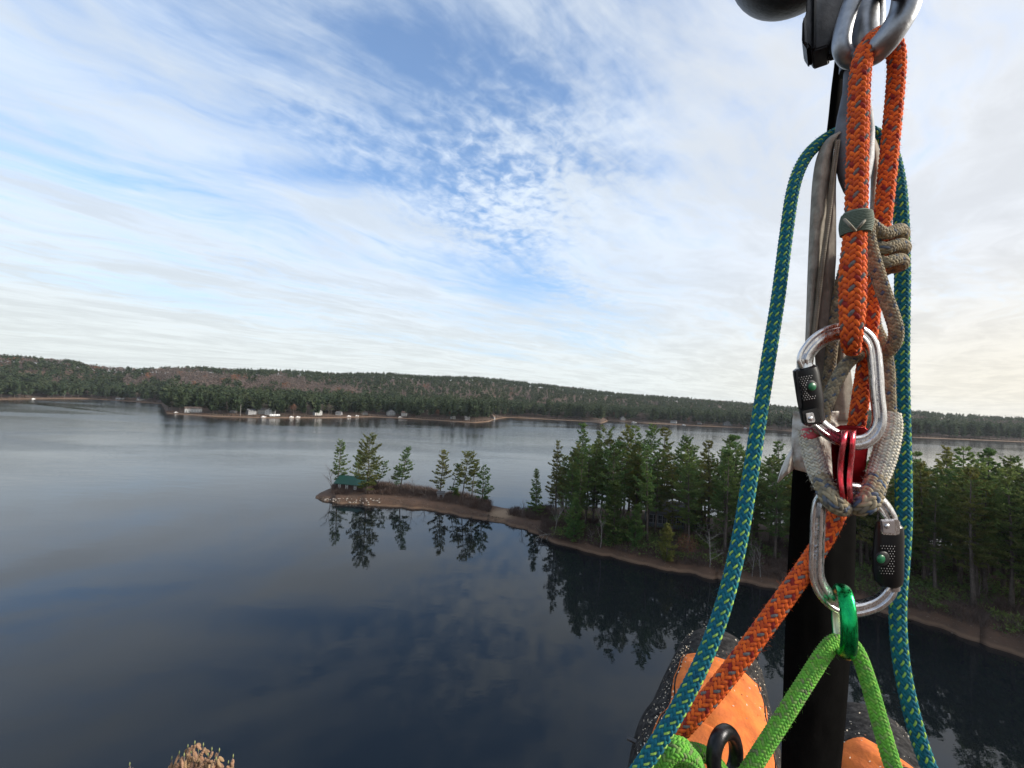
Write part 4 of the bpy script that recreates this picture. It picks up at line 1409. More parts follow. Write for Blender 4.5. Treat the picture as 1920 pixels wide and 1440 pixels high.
# ---- orange rope: eye on the upper carabiner, over the shackle, through the hitch and the pulley, out to the lower left
orange_rows = [(1601, 590, .3125, .0058), (1602, 630, .3130, .0061), (1600, 652, .3045, .0064), (1596, 650, .2925, .0068), (1597, 622, .2865, .0078), (1598, 570, .2860, .0090), (1599, 500, .2875, .0090), (1602, 450, .2890, .0082),
               (1605, 400, .2905, .0079), (1607, 320, .293, .0077), (1609, 230, .296, .0077), (1612, 150, .299, .0077), (1619, 105, .302, .0077), (1634, 78, .310, .0077), (1654, 66, .322, .0077),
               (1672, 80, .330, .0077), (1681, 110, .332, .0073), (1679, 160, .331, .0072), (1672, 240, .330, .0072), (1663, 330, .327, .0072), (1655, 410, .325, .0070), (1650, 470, .324, .0064),
               (1642, 530, .323, .0064), (1634, 590, .321, .0064), (1627, 650, .319, .0064), (1619, 710, .315, .0066), (1610, 770, .312, .0066), (1603, 815, .318, .0066), (1592, 880, .323, .0066), (1581, 932, .319, .0068),
               (1562, 980, .3100, .0070), (1530, 1035, .306, .0072), (1490, 1095, .302, .0075), (1440, 1165, .300, .0076), (1385, 1240, .298, .0076), (1320, 1320, .298, .0074), (1262, 1385, .302, .0072), (1225, 1430, .307, .0072), (1190, 1480, .310, .0072)]
o_rope = rope('orange_rope', orange_rows, None, 12, 0.054, [0, 2, 0, 3], [0, 3, 0, 0, 1, 3], [M_OR, M_RD, M_GY, M_OR2], nf=4200, fm=M_OR, samp=2.0, slim=.93, fill=.44, core=1, narrow={2: .85})
tag(o_rope, 'orange climbing rope with grey flecks running over the top shackle', 'rope')

# green whipping round the eye splice: wound twine with two crossing locks
ax_ = P3([(1606, 401, .2905), (1605, 420, .2905), (1604, 439, .2901)])
k_ = np.linspace(0, 1, 330)
cp = np.stack([np.interp(k_, [0, .5, 1], ax_[:, i]) for i in range(3)], axis=1)
aa = k_ * 2 * math.pi * 13
rr_ = .0084 + .0010 * np.sin(k_ * math.pi)
cp = cp + (np.cos(aa) * rr_)[:, None] * cam_r + (np.sin(aa) * rr_)[:, None] * fwd
V, F = tube_vf(cp, .00085, 6)
wh = build('whipping', V, F, M_WHIP, o_rope, smooth=True)
V, F = tube_vf(P3([(1606, 399, .2905), (1605, 410, .2905), (1605, 430, .2903), (1604, 441, .2901)]), np.array([.0080, .0088, .0088, .0080]), 20)
build('wrap_core', V, F, M_WHIP, wh, smooth=True)
for a_, b_ in (((1583, 411), (1604, 433)), ((1604, 433), (1627, 407))):
    V, F = tube_vf(smooth_path(P3([(a_[0], a_[1], .2850), ((a_[0] + b_[0]) / 2, (a_[1] + b_[1]) / 2, .2792), (b_[0], b_[1], .2812 if b_[1] > 420 else .2850)]), 6), .0010, 6)
    build('whipping_thread', V, F, M_STITCH, wh, smooth=True)

# ---- blue rope draped over the sling, both ends down
blue_rows = [(1130, 1545, .262, .0062), (1165, 1490, .262, .0062), (1205, 1435, .262, .0062), (1260, 1350, .264, .0062), (1315, 1245, .267, .0062), (1355, 1140, .272, .0062), (1385, 1020, .280, .0062), (1407, 890, .290, .0062), (1424, 780, .300, .0062),
             (1443, 660, .312, .0061), (1460, 550, .322, .0060), (1474, 440, .332, .0060), (1487, 355, .340, .0060), (1505, 305, .347, .0060), (1530, 274, .354, .0060), (1566, 250, .362, .0060), (1605, 240, .366, .0060), (1642, 252, .366, .0060), (1668, 280, .362, .0062),
             (1682, 330, .356, .0064), (1689, 400, .352, .0065), (1692, 500, .350, .0065), (1691, 600, .346, .0065), (1690, 700, .343, .0065), (1692, 800, .340, .0066), (1694, 900, .336, .0066), (1694, 980, .330, .0066),
             (1689, 1060, .324, .0065), (1684, 1120, .318, .0065), (1684, 1180, .312, .0064), (1691, 1250, .306, .0063), (1705, 1320, .300, .0063), (1724, 1390, .295, .0063), (1746, 1450, .290, .0063), (1775, 1520, .286, .0063)]
b_rope = rope('blue_rope', blue_rows, None, 12, 0.048, [0, 2, 1, 2], [0, 1, 0, 0], [M_BL, M_TL, M_LM], nf=3000, fm=M_TL, samp=2.0, narrow={2: .64}, slim=.90, fill=.46)
tag(b_rope, 'teal blue climbing rope with lime flecks, both ends hanging beside the rigging', 'rope')

# ---- tan hitch cord
cordA = [(1664, 505, .330), (1690, 498, .322), (1686, 486, .3085), (1655, 492, .304), (1640, 480, .318), (1655, 470, .334), (1692, 470, .326), (1688, 458, .3085), (1655, 466, .303), (1638, 452, .318), (1655, 442, .334), (1690, 444, .326), (1686, 430, .3085), (1660, 438, .302), (1640, 428, .300),
         (1628, 420, .2985), (1628, 450, .2975), (1640, 495, .297), (1656, 545, .297), (1672, 590, .298), (1680, 620, .300), (1676, 645, .306), (1660, 662, .316), (1636, 668, .322), (1608, 668, .318), (1586, 684, .310), (1568, 715, .307), (1553, 750, .306), (1540, 785, .307), (1530, 815, .306)]
cordB = [(1664, 505, .330), (1644, 520, .334), (1636, 560, .334), (1640, 610, .330), (1655, 645, .325), (1664, 690, .322), (1666, 740, .320), (1668, 790, .318), (1668, 815, .316)]
cordC = [(1600, 470, .345), (1583, 505, .345), (1571, 560, .344), (1563, 620, .343), (1556, 690, .343), (1548, 760, .343), (1545, 800, .343)]
hc = empty('hitch_cord', pix(1664, 505, .330))
def local(o_, root):
    o_.parent = root
    o_.matrix_parent_inverse = Matrix.Translation(-Vector(root.location))
    return o_
tan_cols = ([0, 1, 0, 3, 1, 0], [1, 0, 1, 0, 0, 1])
for rows, Rc, nm in ((cordA, .0049, 'cord_coils'), (cordB, .0049, 'cord_leg'), (cordC, .0046, 'cord_leg')):
    local(rope(nm, rows, Rc, 12, 0.036, tan_cols[0], tan_cols[1], [M_TN, M_TN2, M_TN, M_TB], nf=900, samp=1.8), hc)
# cream sleeves of the sewn eyes, then the worn eyes on the lower carabiner
sl_L = [(1512, 806, .310, .0062), (1518, 830, .309, .0070), (1526, 860, .306, .0074), (1536, 890, .302, .0074), (1545, 910, .298, .0072)]
sl_R = [(1671, 775, .3165, .0064), (1671, 800, .314, .0074), (1662, 840, .309, .0082), (1650, 880, .304, .0080), (1640, 908, .300, .0072)]
for rows in (sl_L, sl_R):
    local(rope('sewn_sleeve', rows, None, 16, 0.044, [0, 1], [0, 0, 1, 0], [M_CR, M_CR2], nf=500, fm=M_CR, samp=1.8), hc)
ey_L = [(1540, 895, .300, .0070), (1549, 918, .292, .0076), (1560, 938, .286, .0076), (1574, 950, .289, .0072), (1580, 948, .300, .0066), (1570, 925, .308, .0060)]
ey_R = [(1644, 895, .302, .0070), (1636, 920, .292, .0078), (1625, 942, .286, .0078), (1611, 950, .289, .0072), (1604, 946, .300, .0066), (1614, 925, .308, .0060)]
for rows in (ey_L, ey_R):
    local(rope('cord_eye', rows, None, 12, 0.044, [0, 3, 1, 0], [0, 1, 0, 3], [M_TN, M_TN2, M_TN, M_TB], nf=400, samp=1.8), hc)
V, F = tube_vf(P3([(1513, 803, .310), (1514, 807, .3095), (1516, 814, .309), (1518, 819, .309)]), np.array([.0030, .0050, .0062, .0063]), 16)
local(build('pink_mark', V, F, M_PINK, None, smooth=True), hc)
tag(hc, 'worn tan friction cord wrapped round the orange rope, with cream sewn sleeves', 'cord')


# ---- ruled cloth surfaces
def ruled(L_, R_, d0, bulge, nx=10, ny=40, thick=0.003, wave=0.0, seed=0):
    """cloth strip between two photo-space edge lines; bulges towards the camera; closed with thickness"""
    Lp = resample(np.c_[smooth_path([(a[0], a[1], a[2] if len(a) > 2 else d0) for a in L_], 10)], 1.0)[0]
    Rp = resample(np.c_[smooth_path([(a[0], a[1], a[2] if len(a) > 2 else d0) for a in R_], 10)], 1.0)[0]
    tt = np.linspace(0, 1, ny)
    Lp = np.stack([np.interp(tt, np.linspace(0, 1, len(Lp)), Lp[:, k]) for k in range(3)], axis=1)
    Rp = np.stack([np.interp(tt, np.linspace(0, 1, len(Rp)), Rp[:, k]) for k in range(3)], axis=1)
    V = []
    for side in (0, 1):
        for i in range(ny):
            for j in range(nx):
                s_ = j / (nx - 1)
                q = Lp[i] + (Rp[i] - Lp[i]) * s_
                dd = q[2] - bulge * math.sin(math.pi * s_) ** 0.8 + wave * (vnoise(i * 0.35, j * 0.6, seed) - 0.5) + side * thick
                V.append(pix(q[0], q[1], dd))
    n_ = ny * nx
    F = []
    for i in range(ny - 1):
        for j in range(nx - 1):
            a = i * nx + j
            F.append((a, a + nx, a + nx + 1, a + 1))
            F.append((n_ + a, n_ + a + 1, n_ + a + nx + 1, n_ + a + nx))
    for i in range(ny - 1):
        for j in (0, nx - 1):
            a = i * nx + j
            F.append((a, a + nx, n_ + a + nx, n_ + a) if j else (a, n_ + a, n_ + a + nx, a + nx))
    for i in (0, ny - 1):
        for j in range(nx - 1):
            a = i * nx + j
            F.append((a, a + 1, n_ + a + 1, n_ + a) if i == 0 else (a, n_ + a, n_ + a + 1, a + 1))
    return V, F


sling = empty('canvas_sling', pix(1570, 250, .345))
V, F = ruled([(1572, 246), (1549, 262), (1532, 292), (1523, 340), (1518, 420), (1514, 510), (1511, 600), (1507, 690), (1500, 780)],
             [(1580, 248), (1566, 268), (1560, 320), (1552, 400), (1542, 480), (1533, 560), (1525, 630), (1518, 700), (1516, 780)], .350, .009, 10, 60, wave=.003, seed=2)
local(build('outer_fold', V, F, M_WEB, None, smooth=True), sling)
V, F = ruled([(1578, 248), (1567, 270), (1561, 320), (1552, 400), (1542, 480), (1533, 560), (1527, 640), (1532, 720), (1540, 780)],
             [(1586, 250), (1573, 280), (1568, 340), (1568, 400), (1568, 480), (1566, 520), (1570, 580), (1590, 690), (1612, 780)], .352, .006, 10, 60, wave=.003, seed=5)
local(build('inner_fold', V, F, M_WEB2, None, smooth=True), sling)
V, F = ruled([(1618, 244), (1628, 262), (1632, 300), (1632, 360), (1628, 430), (1618, 520)], [(1624, 243), (1643, 262), (1652, 300), (1650, 350), (1642, 420), (1634, 520)], .352, .008, 8, 40, wave=.002, seed=7)
local(build('right_leg', V, F, M_WEB, None, smooth=True), sling)
V, F = ruled([(1572, 640), (1566, 700), (1562, 790)], [(1590, 640), (1596, 700), (1606, 790)], .3455, .004, 8, 20, wave=.003, seed=8)
local(build('inner_fold', V, F, M_WEB, None, smooth=True), sling)
# raised seam with its stitches
seam = smooth_path([(1571, 262, .343), (1563, 320, .342), (1554, 400, .341), (1543, 480, .341), (1534, 560, .341), (1526, 630, .342), (1519, 690, .343)], 12)
V, F = ruled([(p_[0] - 4, p_[1], p_[2]) for p_ in seam[::6]], [(p_[0] + 5, p_[1], p_[2]) for p_ in seam[::6]], .342, .0025, 6, 60, thick=.002)
sm_o = local(build('seam', V, F, M_WEB, None, smooth=True), sling)
m_ = MB()
sp_, _ = resample(seam, 3.4)
for k_, p_ in enumerate(sp_):
    for dx_ in (-3.0, 2.6):
        c_ = P3([(p_[0] + dx_ - 1.6, p_[1] - 0.5, p_[2] - .0031), (p_[0] + dx_ + 1.6, p_[1] + 1.0, p_[2] - .0031)])
        v_, f_ = tube_vf(c_, .00045, 5)
        m_.add(v_, f_)
st_o = local(m_.build('stitching', M_STITCH, None), sling)
st_o['kind'] = 'stuff'
tag(sling, 'worn grey canvas sling with a stitched seam hanging behind the orange rope', 'sling')

# ---- black strap
V, F = ruled([(1505, 740), (1490, 830), (1485, 900), (1480, 1000), (1475, 1100), (1468, 1300), (1464, 1445), (1460, 1560)],
             [(1612, 740), (1608, 830), (1606, 900), (1605, 1000), (1602, 1100), (1590, 1300), (1577, 1445), (1566, 1560)], .368, .008, 14, 60, thick=.010, wave=.002, seed=4)
o = build('black_strap', V, F, M_BLKWEB, None, smooth=True)
tag(o, 'broad black strap hanging straight down behind the lower carabiner', 'strap')

# ---- white tape round strap and sling
tape = empty('white_tape', pix(1545, 830, .355))
V, F = ruled([(1487, 772), (1485, 800), (1484, 840), (1486, 868), (1490, 880)], [(1612, 770), (1613, 800), (1612, 850), (1608, 890), (1606, 912)], .352, .012, 22, 26, thick=.002, wave=.007, seed=12)
local(build('wrap', V, F, M_LABEL, None, smooth=True), tape)
V, F = ruled([(1486, 838, .352), (1474, 858, .350), (1464, 880, .350), (1457, 904, .351)], [(1488, 880, .352), (1482, 886, .346), (1472, 893, .348), (1459, 906, .351)], .351, .004, 8, 16, thick=.0012, wave=.004, seed=15)
local(build('loose_tail', V, F, M_LABEL, None, smooth=True), tape)
tag(tape, 'creased white tape wrapped round the sling, its torn tail sticking out left', 'tape')


# ---- carabiners
def sweep_frame(rows, a_px, depth, groove=True, taper_ends=True):
    """C-shaped carabiner body swept along photo-space centre line, with a milled channel front and back"""
    Q = smooth_path([(r_[0], r_[1]) for r_ in rows], 12)
    Q, s_ = resample(np.c_[Q, np.zeros(len(Q))], 2.0)
    Q = Q[:, :2]
    T = np.gradient(Q, axis=0); T /= np.linalg.norm(T, axis=1)[:, None]
    Nn = np.stack([-T[:, 1], T[:, 0]], axis=1)
    a = mm(a_px, depth)
    b_ = a * 0.92
    g = 0.80 if groove else 1.0
    prof = [(-.62, -.97), (-.50, -1.0), (-.33, -.99), (-.27, -.94), (-.20, -g), (.20, -g), (.27, -.94), (.33, -.99), (.50, -1.0), (.62, -.97), (.80, -.82), (.94, -.5), (1, 0), (.94, .5), (.80, .82), (.62, .97),
            (.33, 1.0), (.20, g), (-.20, g), (-.33, 1.0), (-.62, .97), (-.80, .82), (-.94, .5), (-1, 0), (-.94, -.5), (-.80, -.82)]
    n_ = len(prof)
    V, F = [], []
    m = len(Q)
    for i in range(m):
        e = min(i, m - 1 - i)
        k = 1.0 if not taper_ends else min(1.0, 0.84 + 0.03 * e)
        c_ = pix(Q[i, 0], Q[i, 1], depth)
        nn = cam_r * Nn[i, 0] - cam_u * Nn[i, 1]
        for (x, y) in prof:
            V.append(c_ + nn * (x * a * k) + RAYD * (y * b_ * k))
    for i in range(m - 1):
        for j in range(n_):
            q = (j + 1) % n_
            F.append((i * n_ + j, i * n_ + q, (i + 1) * n_ + q, (i + 1) * n_ + j))
    F.append(tuple(range(n_))); F.append(tuple((m - 1) * n_ + j for j in range(n_ - 1, -1, -1)))
    return V, F


def finish(o_, ang=35):
    o_.data.polygons.foreach_set('use_smooth', np.ones(len(o_.data.polygons), dtype=bool))
    o_.data.set_sharp_from_angle(angle=R(ang))
    bmx = bmesh.new(); bmx.from_mesh(o_.data); bmesh.ops.recalc_face_normals(bmx, faces=bmx.faces[:]); bmx.to_mesh(o_.data); bmx.free()
    return o_


def slab(poly, d0, d1, bev=0.0008, seg=2):
    """photo-space polygon extruded between two depths, edges rounded"""
    bmx = bmesh.new()
    va = [bmx.verts.new(pix(x, y, d0)) for x, y in poly]
    f = bmx.faces.new(va)
    r_ = bmesh.ops.extrude_face_region(bmx, geom=[f])
    sc = d1 / d0
    for v_ in [g for g in r_['geom'] if isinstance(g, bmesh.types.BMVert)]:
        v_.co += Vector(RAYD) * (d1 - d0)
    bmesh.ops.recalc_face_normals(bmx, faces=bmx.faces[:])
    if bev:
        bmesh.ops.bevel(bmx, geom=bmx.edges[:], offset=bev, segments=seg, affect='EDGES', clamp_overlap=True)
    return bmx


def from_bm(name, bmx, m_, root=None, ang=35):
    me = bpy.data.meshes.new(name); bmx.to_mesh(me); bmx.free(); me.materials.append(m_)
    o_ = bpy.data.objects.new(name, me); COL.objects.link(o_)
    me.polygons.foreach_set('use_smooth', np.ones(len(me.polygons), dtype=bool)); me.set_sharp_from_angle(angle=R(ang))
    if root is not None:
        local(o_, root)
    return o_


def dome(name, x, y, d_, rpx, m_, root, h=0.6):
    bmx = bmesh.new()
    bmesh.ops.create_uvsphere(bmx, u_segments=20, v_segments=12, radius=mm(rpx, d_))
    o_ = from_bm(name, bmx, m_, None, 180)
    o_.matrix_world = Matrix(((cam_r[0], cam_u[0], -RAYD[0] * h, 0), (cam_r[1], cam_u[1], -RAYD[1] * h, 0), (cam_r[2], cam_u[2], -RAYD[2] * h, 0), (0, 0, 0, 1)))
    o_.data.transform(o_.matrix_world); o_.matrix_world = Matrix.Identity(4)
    o_.data.transform(Matrix.Translation(Vector(pix(x, y, d_))))
    return local(o_, root)


def barrel(name, rows, d_, m_, root, squash=0.85, sides=28):
    """round sleeve along photo-space axis: rows of (x, y, half width px)"""
    P = P3([(r_[0], r_[1], d_) for r_ in rows])
    V, F = tube_vf(P, np.array([mm(r_[2], d_) for r_ in rows]), sides, ref=tuple(fwd), squash=squash)
    return local(finish(build(name, V, F, m_, None), 30), root)


def knurl(root, x0, y0, x1, y1, hw, d_, m_, skip=None, nx=7, ny=12, name='knurling'):
    mb = MB()
    ax = np.array([x1 - x0, y1 - y0]); L_ = np.linalg.norm(ax); ax = ax / L_
    sd = np.array([ax[1], -ax[0]])
    for i in range(ny):
        for j in range(nx):
            u_ = (i + 0.5) / ny; w_ = (j + 0.5 + 0.5 * (i % 2)) / nx * 2 - 1
            if abs(w_) > 0.93:
                continue
            q = np.array([x0, y0]) + ax * L_ * u_ + sd * hw * w_
            if skip is not None and ((q[0] - skip[0]) / skip[2]) ** 2 + ((q[1] - skip[1]) / skip[3]) ** 2 < 1:
                continue
            dd = d_ - mm(hw, d_) * 1.05 * math.sqrt(max(0, 1 - w_ * w_)) - 0.0013
            e = 1.35
            V = [pix(q[0] - e, q[1], dd), pix(q[0], q[1] - e, dd), pix(q[0] + e, q[1], dd), pix(q[0], q[1] + e, dd), pix(q[0], q[1], dd - 0.0010)]
            mb.add(V, [(0, 1, 4), (1, 2, 4), (2, 3, 4), (3, 0, 4)])
    o_ = local(mb.build(name, m_, None), root)
    o_['kind'] = 'stuff'
    return o_


def emboss(root, text, x, y, d_, size_px, ang, m_):
    cu = bpy.data.curves.new('engraving', 'FONT'); cu.body = text; cu.size = mm(size_px, d_); cu.extrude = 0.00018; cu.align_x = 'CENTER'; cu.align_y = 'CENTER'; cu.resolution_u = 2
    to = bpy.data.objects.new('engraving', cu); COL.objects.link(to)
    dg = bpy.context.evaluated_depsgraph_get(); me = bpy.data.meshes.new_from_object(to.evaluated_get(dg))
    bpy.data.objects.remove(to)
    c_, s_ = math.cos(ang), math.sin(ang)
    ex = cam_r * c_ + cam_u * s_; ey = -cam_r * s_ + cam_u * c_
    p = pix(x, y, d_)
    me.transform(Matrix(((ex[0], ey[0], -fwd[0], p[0]), (ex[1], ey[1], -fwd[1], p[1]), (ex[2], ey[2], -fwd[2], p[2]), (0, 0, 0, 1))))
    me.materials.clear(); me.materials.append(m_)
    o_ = bpy.data.objects.new('engraving', me); COL.objects.link(o_)
    return local(o_, root)


# upper carabiner
D1 = .300
uc = empty('carabiner', pix(1597, 829, D1))
V, F = sweep_frame([(1511, 690), (1508, 676), (1515, 660), (1533, 640), (1560, 625), (1594, 621), (1622, 631), (1637, 653), (1642, 690), (1645, 740), (1649, 784), (1643, 808), (1626, 825), (1602, 830), (1574, 822), (1546, 804), (1526, 786)], 14.6, D1)
local(finish(build('frame', V, F, M_ALU, None)), uc)
V, F = sweep_frame([(1643.5, 668), (1645, 720), (1647, 750), (1649, 784)], 5.0, D1 - .0020, False, False)
sleeve = barrel('gate_sleeve', [(1508, 688, 16), (1509, 691, 20), (1511, 700, 21), (1519, 748, 21.5), (1520, 756, 21), (1521, 768, 20), (1525, 790, 19), (1526, 795, 15)], D1, M_BLKAN, uc)
barrel('gate_collar', [(1508.5, 681, 12.5), (1509.5, 690, 13.5)], D1, M_ALU, uc, 0.95)
dome('button_recess', 1522, 724, D1 - mm(21, D1) * .74, 13, M_BLKPL, sleeve, 0.3)
dome('button', 1523, 725, D1 - mm(21, D1) * .86, 7.6, M_GBTN, sleeve, 0.5)
knurl(sleeve, 1512, 704, 1520, 750, 17, D1, M_KNURL, (1524, 725, 12, 16))
from_bm('hinge_block', slab([(1502, 771), (1534, 764), (1541, 790), (1538, 794), (1509, 796), (1505, 792)], D1 - .0100, D1 + .007, .0012), M_BLKAN, sleeve)
from_bm('hinge_plate', slab([(1510, 775), (1525, 773), (1529, 791), (1513, 793)], D1 - .0108, D1 - .0085, .0005), M_ALU, sleeve)
dome('rivet', 1520, 785, D1 - .0109, 4.2, M_ALU, sleeve, 0.5)
from_bm('sleeve_tab', slab([(1490, 694), (1498, 692), (1502, 706), (1505, 764), (1498, 768), (1494, 752)], D1 - .003, D1 + .004, .0008), M_BLKPL, sleeve)
emboss(uc, '50', 1644, 714, D1 - .00475, 13, R(-92), M_ALU2)
emboss(uc, 'IMM', 1646, 744, D1 - .00475, 12, R(-92), M_ALU2)
tag(uc, 'silver oval carabiner with black locking gate on its left, holding the orange eye', 'carabiner', 'silver carabiners')

# lower carabiner
D2 = .297
lc = empty('carabiner', pix(1605, 1141, D2))
V, F = sweep_frame([(1672, 990), (1668, 972), (1655, 950), (1635, 932), (1610, 921), (1585, 918), (1558, 924), (1541, 938), (1535, 958), (1533, 1000), (1531, 1050), (1532, 1082), (1543, 1108), (1566, 1130), (1600, 1141), (1636, 1134), (1660, 1119), (1674, 1100)], 14.8, D2)
local(finish(build('frame', V, F, M_ALU, None)), lc)
sleeve = barrel('gate_sleeve', [(1669, 978, 14), (1668, 984, 20), (1667, 1000, 22), (1665, 1040, 23), (1665, 1075, 23), (1666, 1090, 21), (1667, 1096, 16)], D2, M_BLKAN, lc)
barrel('gate_collar', [(1668, 1094, 14), (1670, 1103, 14)], D2, M_ALU, lc, 0.95)
from_bm('hinge_rim', slab([(1650, 974), (1682, 973), (1688, 978), (1688, 1000), (1683, 1004), (1655, 1003), (1651, 998)], D2 - .0112, D2 - .0085, .0006), M_ALU, sleeve)
from_bm('hinge_plate', slab([(1653, 977), (1678, 976), (1678, 1000), (1656, 999)], D2 - .0120, D2 - .0105, .0004), M_ALU2, sleeve)
dome('rivet', 1664, 987, D2 - .0121, 5.0, M_ALU, sleeve, 0.5)
dome('button_recess', 1655, 1047, D2 - mm(23, D2) * .72, 14, M_BLKPL, sleeve, 0.3)
dome('button', 1652, 1048, D2 - mm(23, D2) * .84, 8.4, M_GBTN, sleeve, 0.5)
knurl(sleeve, 1667, 1022, 1665, 1078, 18, D2, M_KNURL, (1654, 1047, 14, 18))
emboss(lc, 'ONE', 1533, 994, D2 - .00475, 13, R(-91), M_ALU)
emboss(lc, 'OV58', 1532, 1036, D2 - .00475, 12, R(-91), M_ALU)
tag(lc, 'silver oval carabiner with black locking gate on its right, above the green ring', 'carabiner', 'silver carabiners')


# ---- red pulley between the carabiners
rp = empty('rope_pulley', pix(1588, 945, .295))
def side_plate(xs_, w_px):
    """link plate standing edge-on to the camera, with openings for both carabiners"""
    ys = np.array([806, 830, 860, 890, 915, 948])
    yy = np.linspace(806, 948, 60)
    c3 = smooth_path(np.stack([ys, np.array(xs_)], axis=1), 12); xc = np.interp(yy, c3[:, 0], c3[:, 1])
    h3 = smooth_path(np.array([(806, .004), (811, .0105), (830, .0150), (877, .0132), (922, .0150), (943, .0105), (948, .004)]), 12); half = np.interp(yy, h3[:, 0], h3[:, 1])
    V, F = [], []
    for x, y, h_ in zip(xc, yy, half):
        for (ox, od) in ((-w_px, -h_ + .0034), (-w_px * .92, -h_ + .0016), (-w_px * .62, -h_ + .0004), (0, -h_), (w_px * .62, -h_ + .0004), (w_px * .92, -h_ + .0016), (w_px, -h_ + .0034), (w_px, h_), (-w_px, h_)):
            V.append(pix(x + ox, y, .2945 + od))
    for i in range(59):
        for j in range(9):
            q = (j + 1) % 9
            F.append((i * 9 + j, i * 9 + q, i * 9 + 9 + q, i * 9 + 9 + j))
    F.append(tuple(range(8, -1, -1))); F.append(tuple(59 * 9 + j for j in range(9)))
    return V, F
V, F = side_plate([1584.5, 1582, 1578, 1576, 1578, 1583], 6.6)
local(finish(build('side_plate', V, F, M_REDAN, None), 75), rp)
V, F = side_plate([1599, 1598, 1595.5, 1592.5, 1592, 1593.5], 6.6)
local(finish(build('side_plate', V, F, M_REDAN, None), 75), rp)
from_bm('cheek', slab([(1560, 802), (1580, 796), (1622, 799), (1630, 806), (1628, 840), (1621, 900), (1616, 914), (1566, 914), (1561, 890), (1558, 840)], .3080, .3118, .0012, 3), M_REDDK, rp)
tag(rp, 'red anodised rope pulley linking the two silver carabiners', 'pulley')

# ---- green ring
gr = empty('green_ring', pix(1583, 1236, .290))
n1, n2 = 64, 18
cen = pix(1582, 1164, .2965)
ray_ = unit(cen - cam_pos)
ray_ = unit(ray_ - cam_u * np.dot(ray_, cam_u))
ring_a = unit(ray_ * math.cos(R(9)) - np.cross(cam_u, ray_) * -math.sin(R(9)))      # the ring's long way into the picture, turned a little
ring_n = np.cross(cam_u, ring_a)
V, F = [], []
rmaj = mm(58, .29)
for i in range(n1):
    a = 2 * math.pi * i / n1
    rd = cam_u * math.sin(a) * 1.02 + ring_a * (-math.cos(a)) * 0.82
    c_ = cen + rd * rmaj
    ru = unit(rd)
    for j in range(n2):
        q = 2 * math.pi * j / n2
        cq, sq = math.cos(q), math.sin(q)
        sx = abs(cq) ** 0.95 * (1 if cq > 0 else -1); sy = abs(sq) ** 0.95 * (1 if sq > 0 else -1)
        V.append(c_ + ru * sx * mm(11, .29) * .75 + ring_n * sy * mm(12.5, .29))
for i in range(n1):
    for j in range(n2):
        F.append((i * n2 + j, ((i + 1) % n1) * n2 + j, ((i + 1) % n1) * n2 + (j + 1) % n2, i * n2 + (j + 1) % n2))
mi = []
for i in range(n1):
    a = 2 * math.pi * (i + .5) / n1
    for j in range(n2):
        q = 2 * math.pi * (j + .5) / n2
        mi.append(1 if (math.cos(q) < -0.55) else 0)
g_o = build('ring_body', V, F, [M_GRNAN, M_WEARAL], None, mi, smooth=True)
local(g_o, gr)
tag(gr, 'shiny green ring hanging in the lower carabiner', 'ring')

# ---- green bridge rope
gb = empty('green_bridge_rope', pix(1583, 1208, .3))
green_main = [(1720, 1580, .262), (1700, 1510, .266), (1672, 1430, .272), (1650, 1355, .280), (1630, 1285, .288), (1612, 1232, .296), (1598, 1208, .303), (1582, 1201, .3065), (1562, 1206, .3035), (1542, 1230, .298), (1515, 1272, .292), (1475, 1335, .284), (1435, 1398, .278), (1408, 1440, .276), (1388, 1468, .280), (1366, 1470, .290), (1350, 1440, .297), (1325, 1416, .296), (1298, 1408, .292), (1278, 1414, .286), (1262, 1436, .284)]
local(rope('bridge', green_main, .0057, 12, 0.030, [0, 1, 0, 0], [0, 0, 1], [M_GN, M_GN2], nf=1200, fm=M_GN2, samp=1.7), gb)
knot = [(1262, 1470, .288), (1240, 1440, .284), (1243, 1408, .280), (1262, 1398, .278), (1284, 1404, .279), (1292, 1430, .280), (1275, 1462, .279), (1250, 1458, .275), (1246, 1425, .271), (1268, 1408, .2705), (1300, 1425, .274), (1310, 1470, .282), (1290, 1520, .29)]
local(rope('stopper_knot', knot, .0062, 12, 0.030, [0, 1, 0, 0], [0, 1, 0], [M_GN, M_GN2], nf=500, fm=M_GN2, samp=1.7), gb)
tag(gb, 'lime green bridge rope running through the green ring down to the harness', 'rope')

# ---- black harness ring
th_ = np.linspace(0, 2 * math.pi, 49)[:-1]
P = np.array([pix(1359 + 21 * math.sin(a) + 3 * math.cos(a), 1418 - 46 * math.cos(a), .289 + .012 * math.sin(a)) for a in th_])
P = np.vstack([P, P[:2]])
V, F = tube_vf(P, mm(12.5, .288), 16, cap=False, ref=tuple(fwd))
hr = build('harness_ring', V, F, mat('scuffed_black_metal', (0.022, 0.022, 0.024), 0.35, 0.8, var=0.4, vscale=90, col2=(0.05, 0.05, 0.055), bump=0.2, bscale=500), None, smooth=True)
tag(hr, 'scuffed black metal ring of the harness beside the green knot', 'ring')

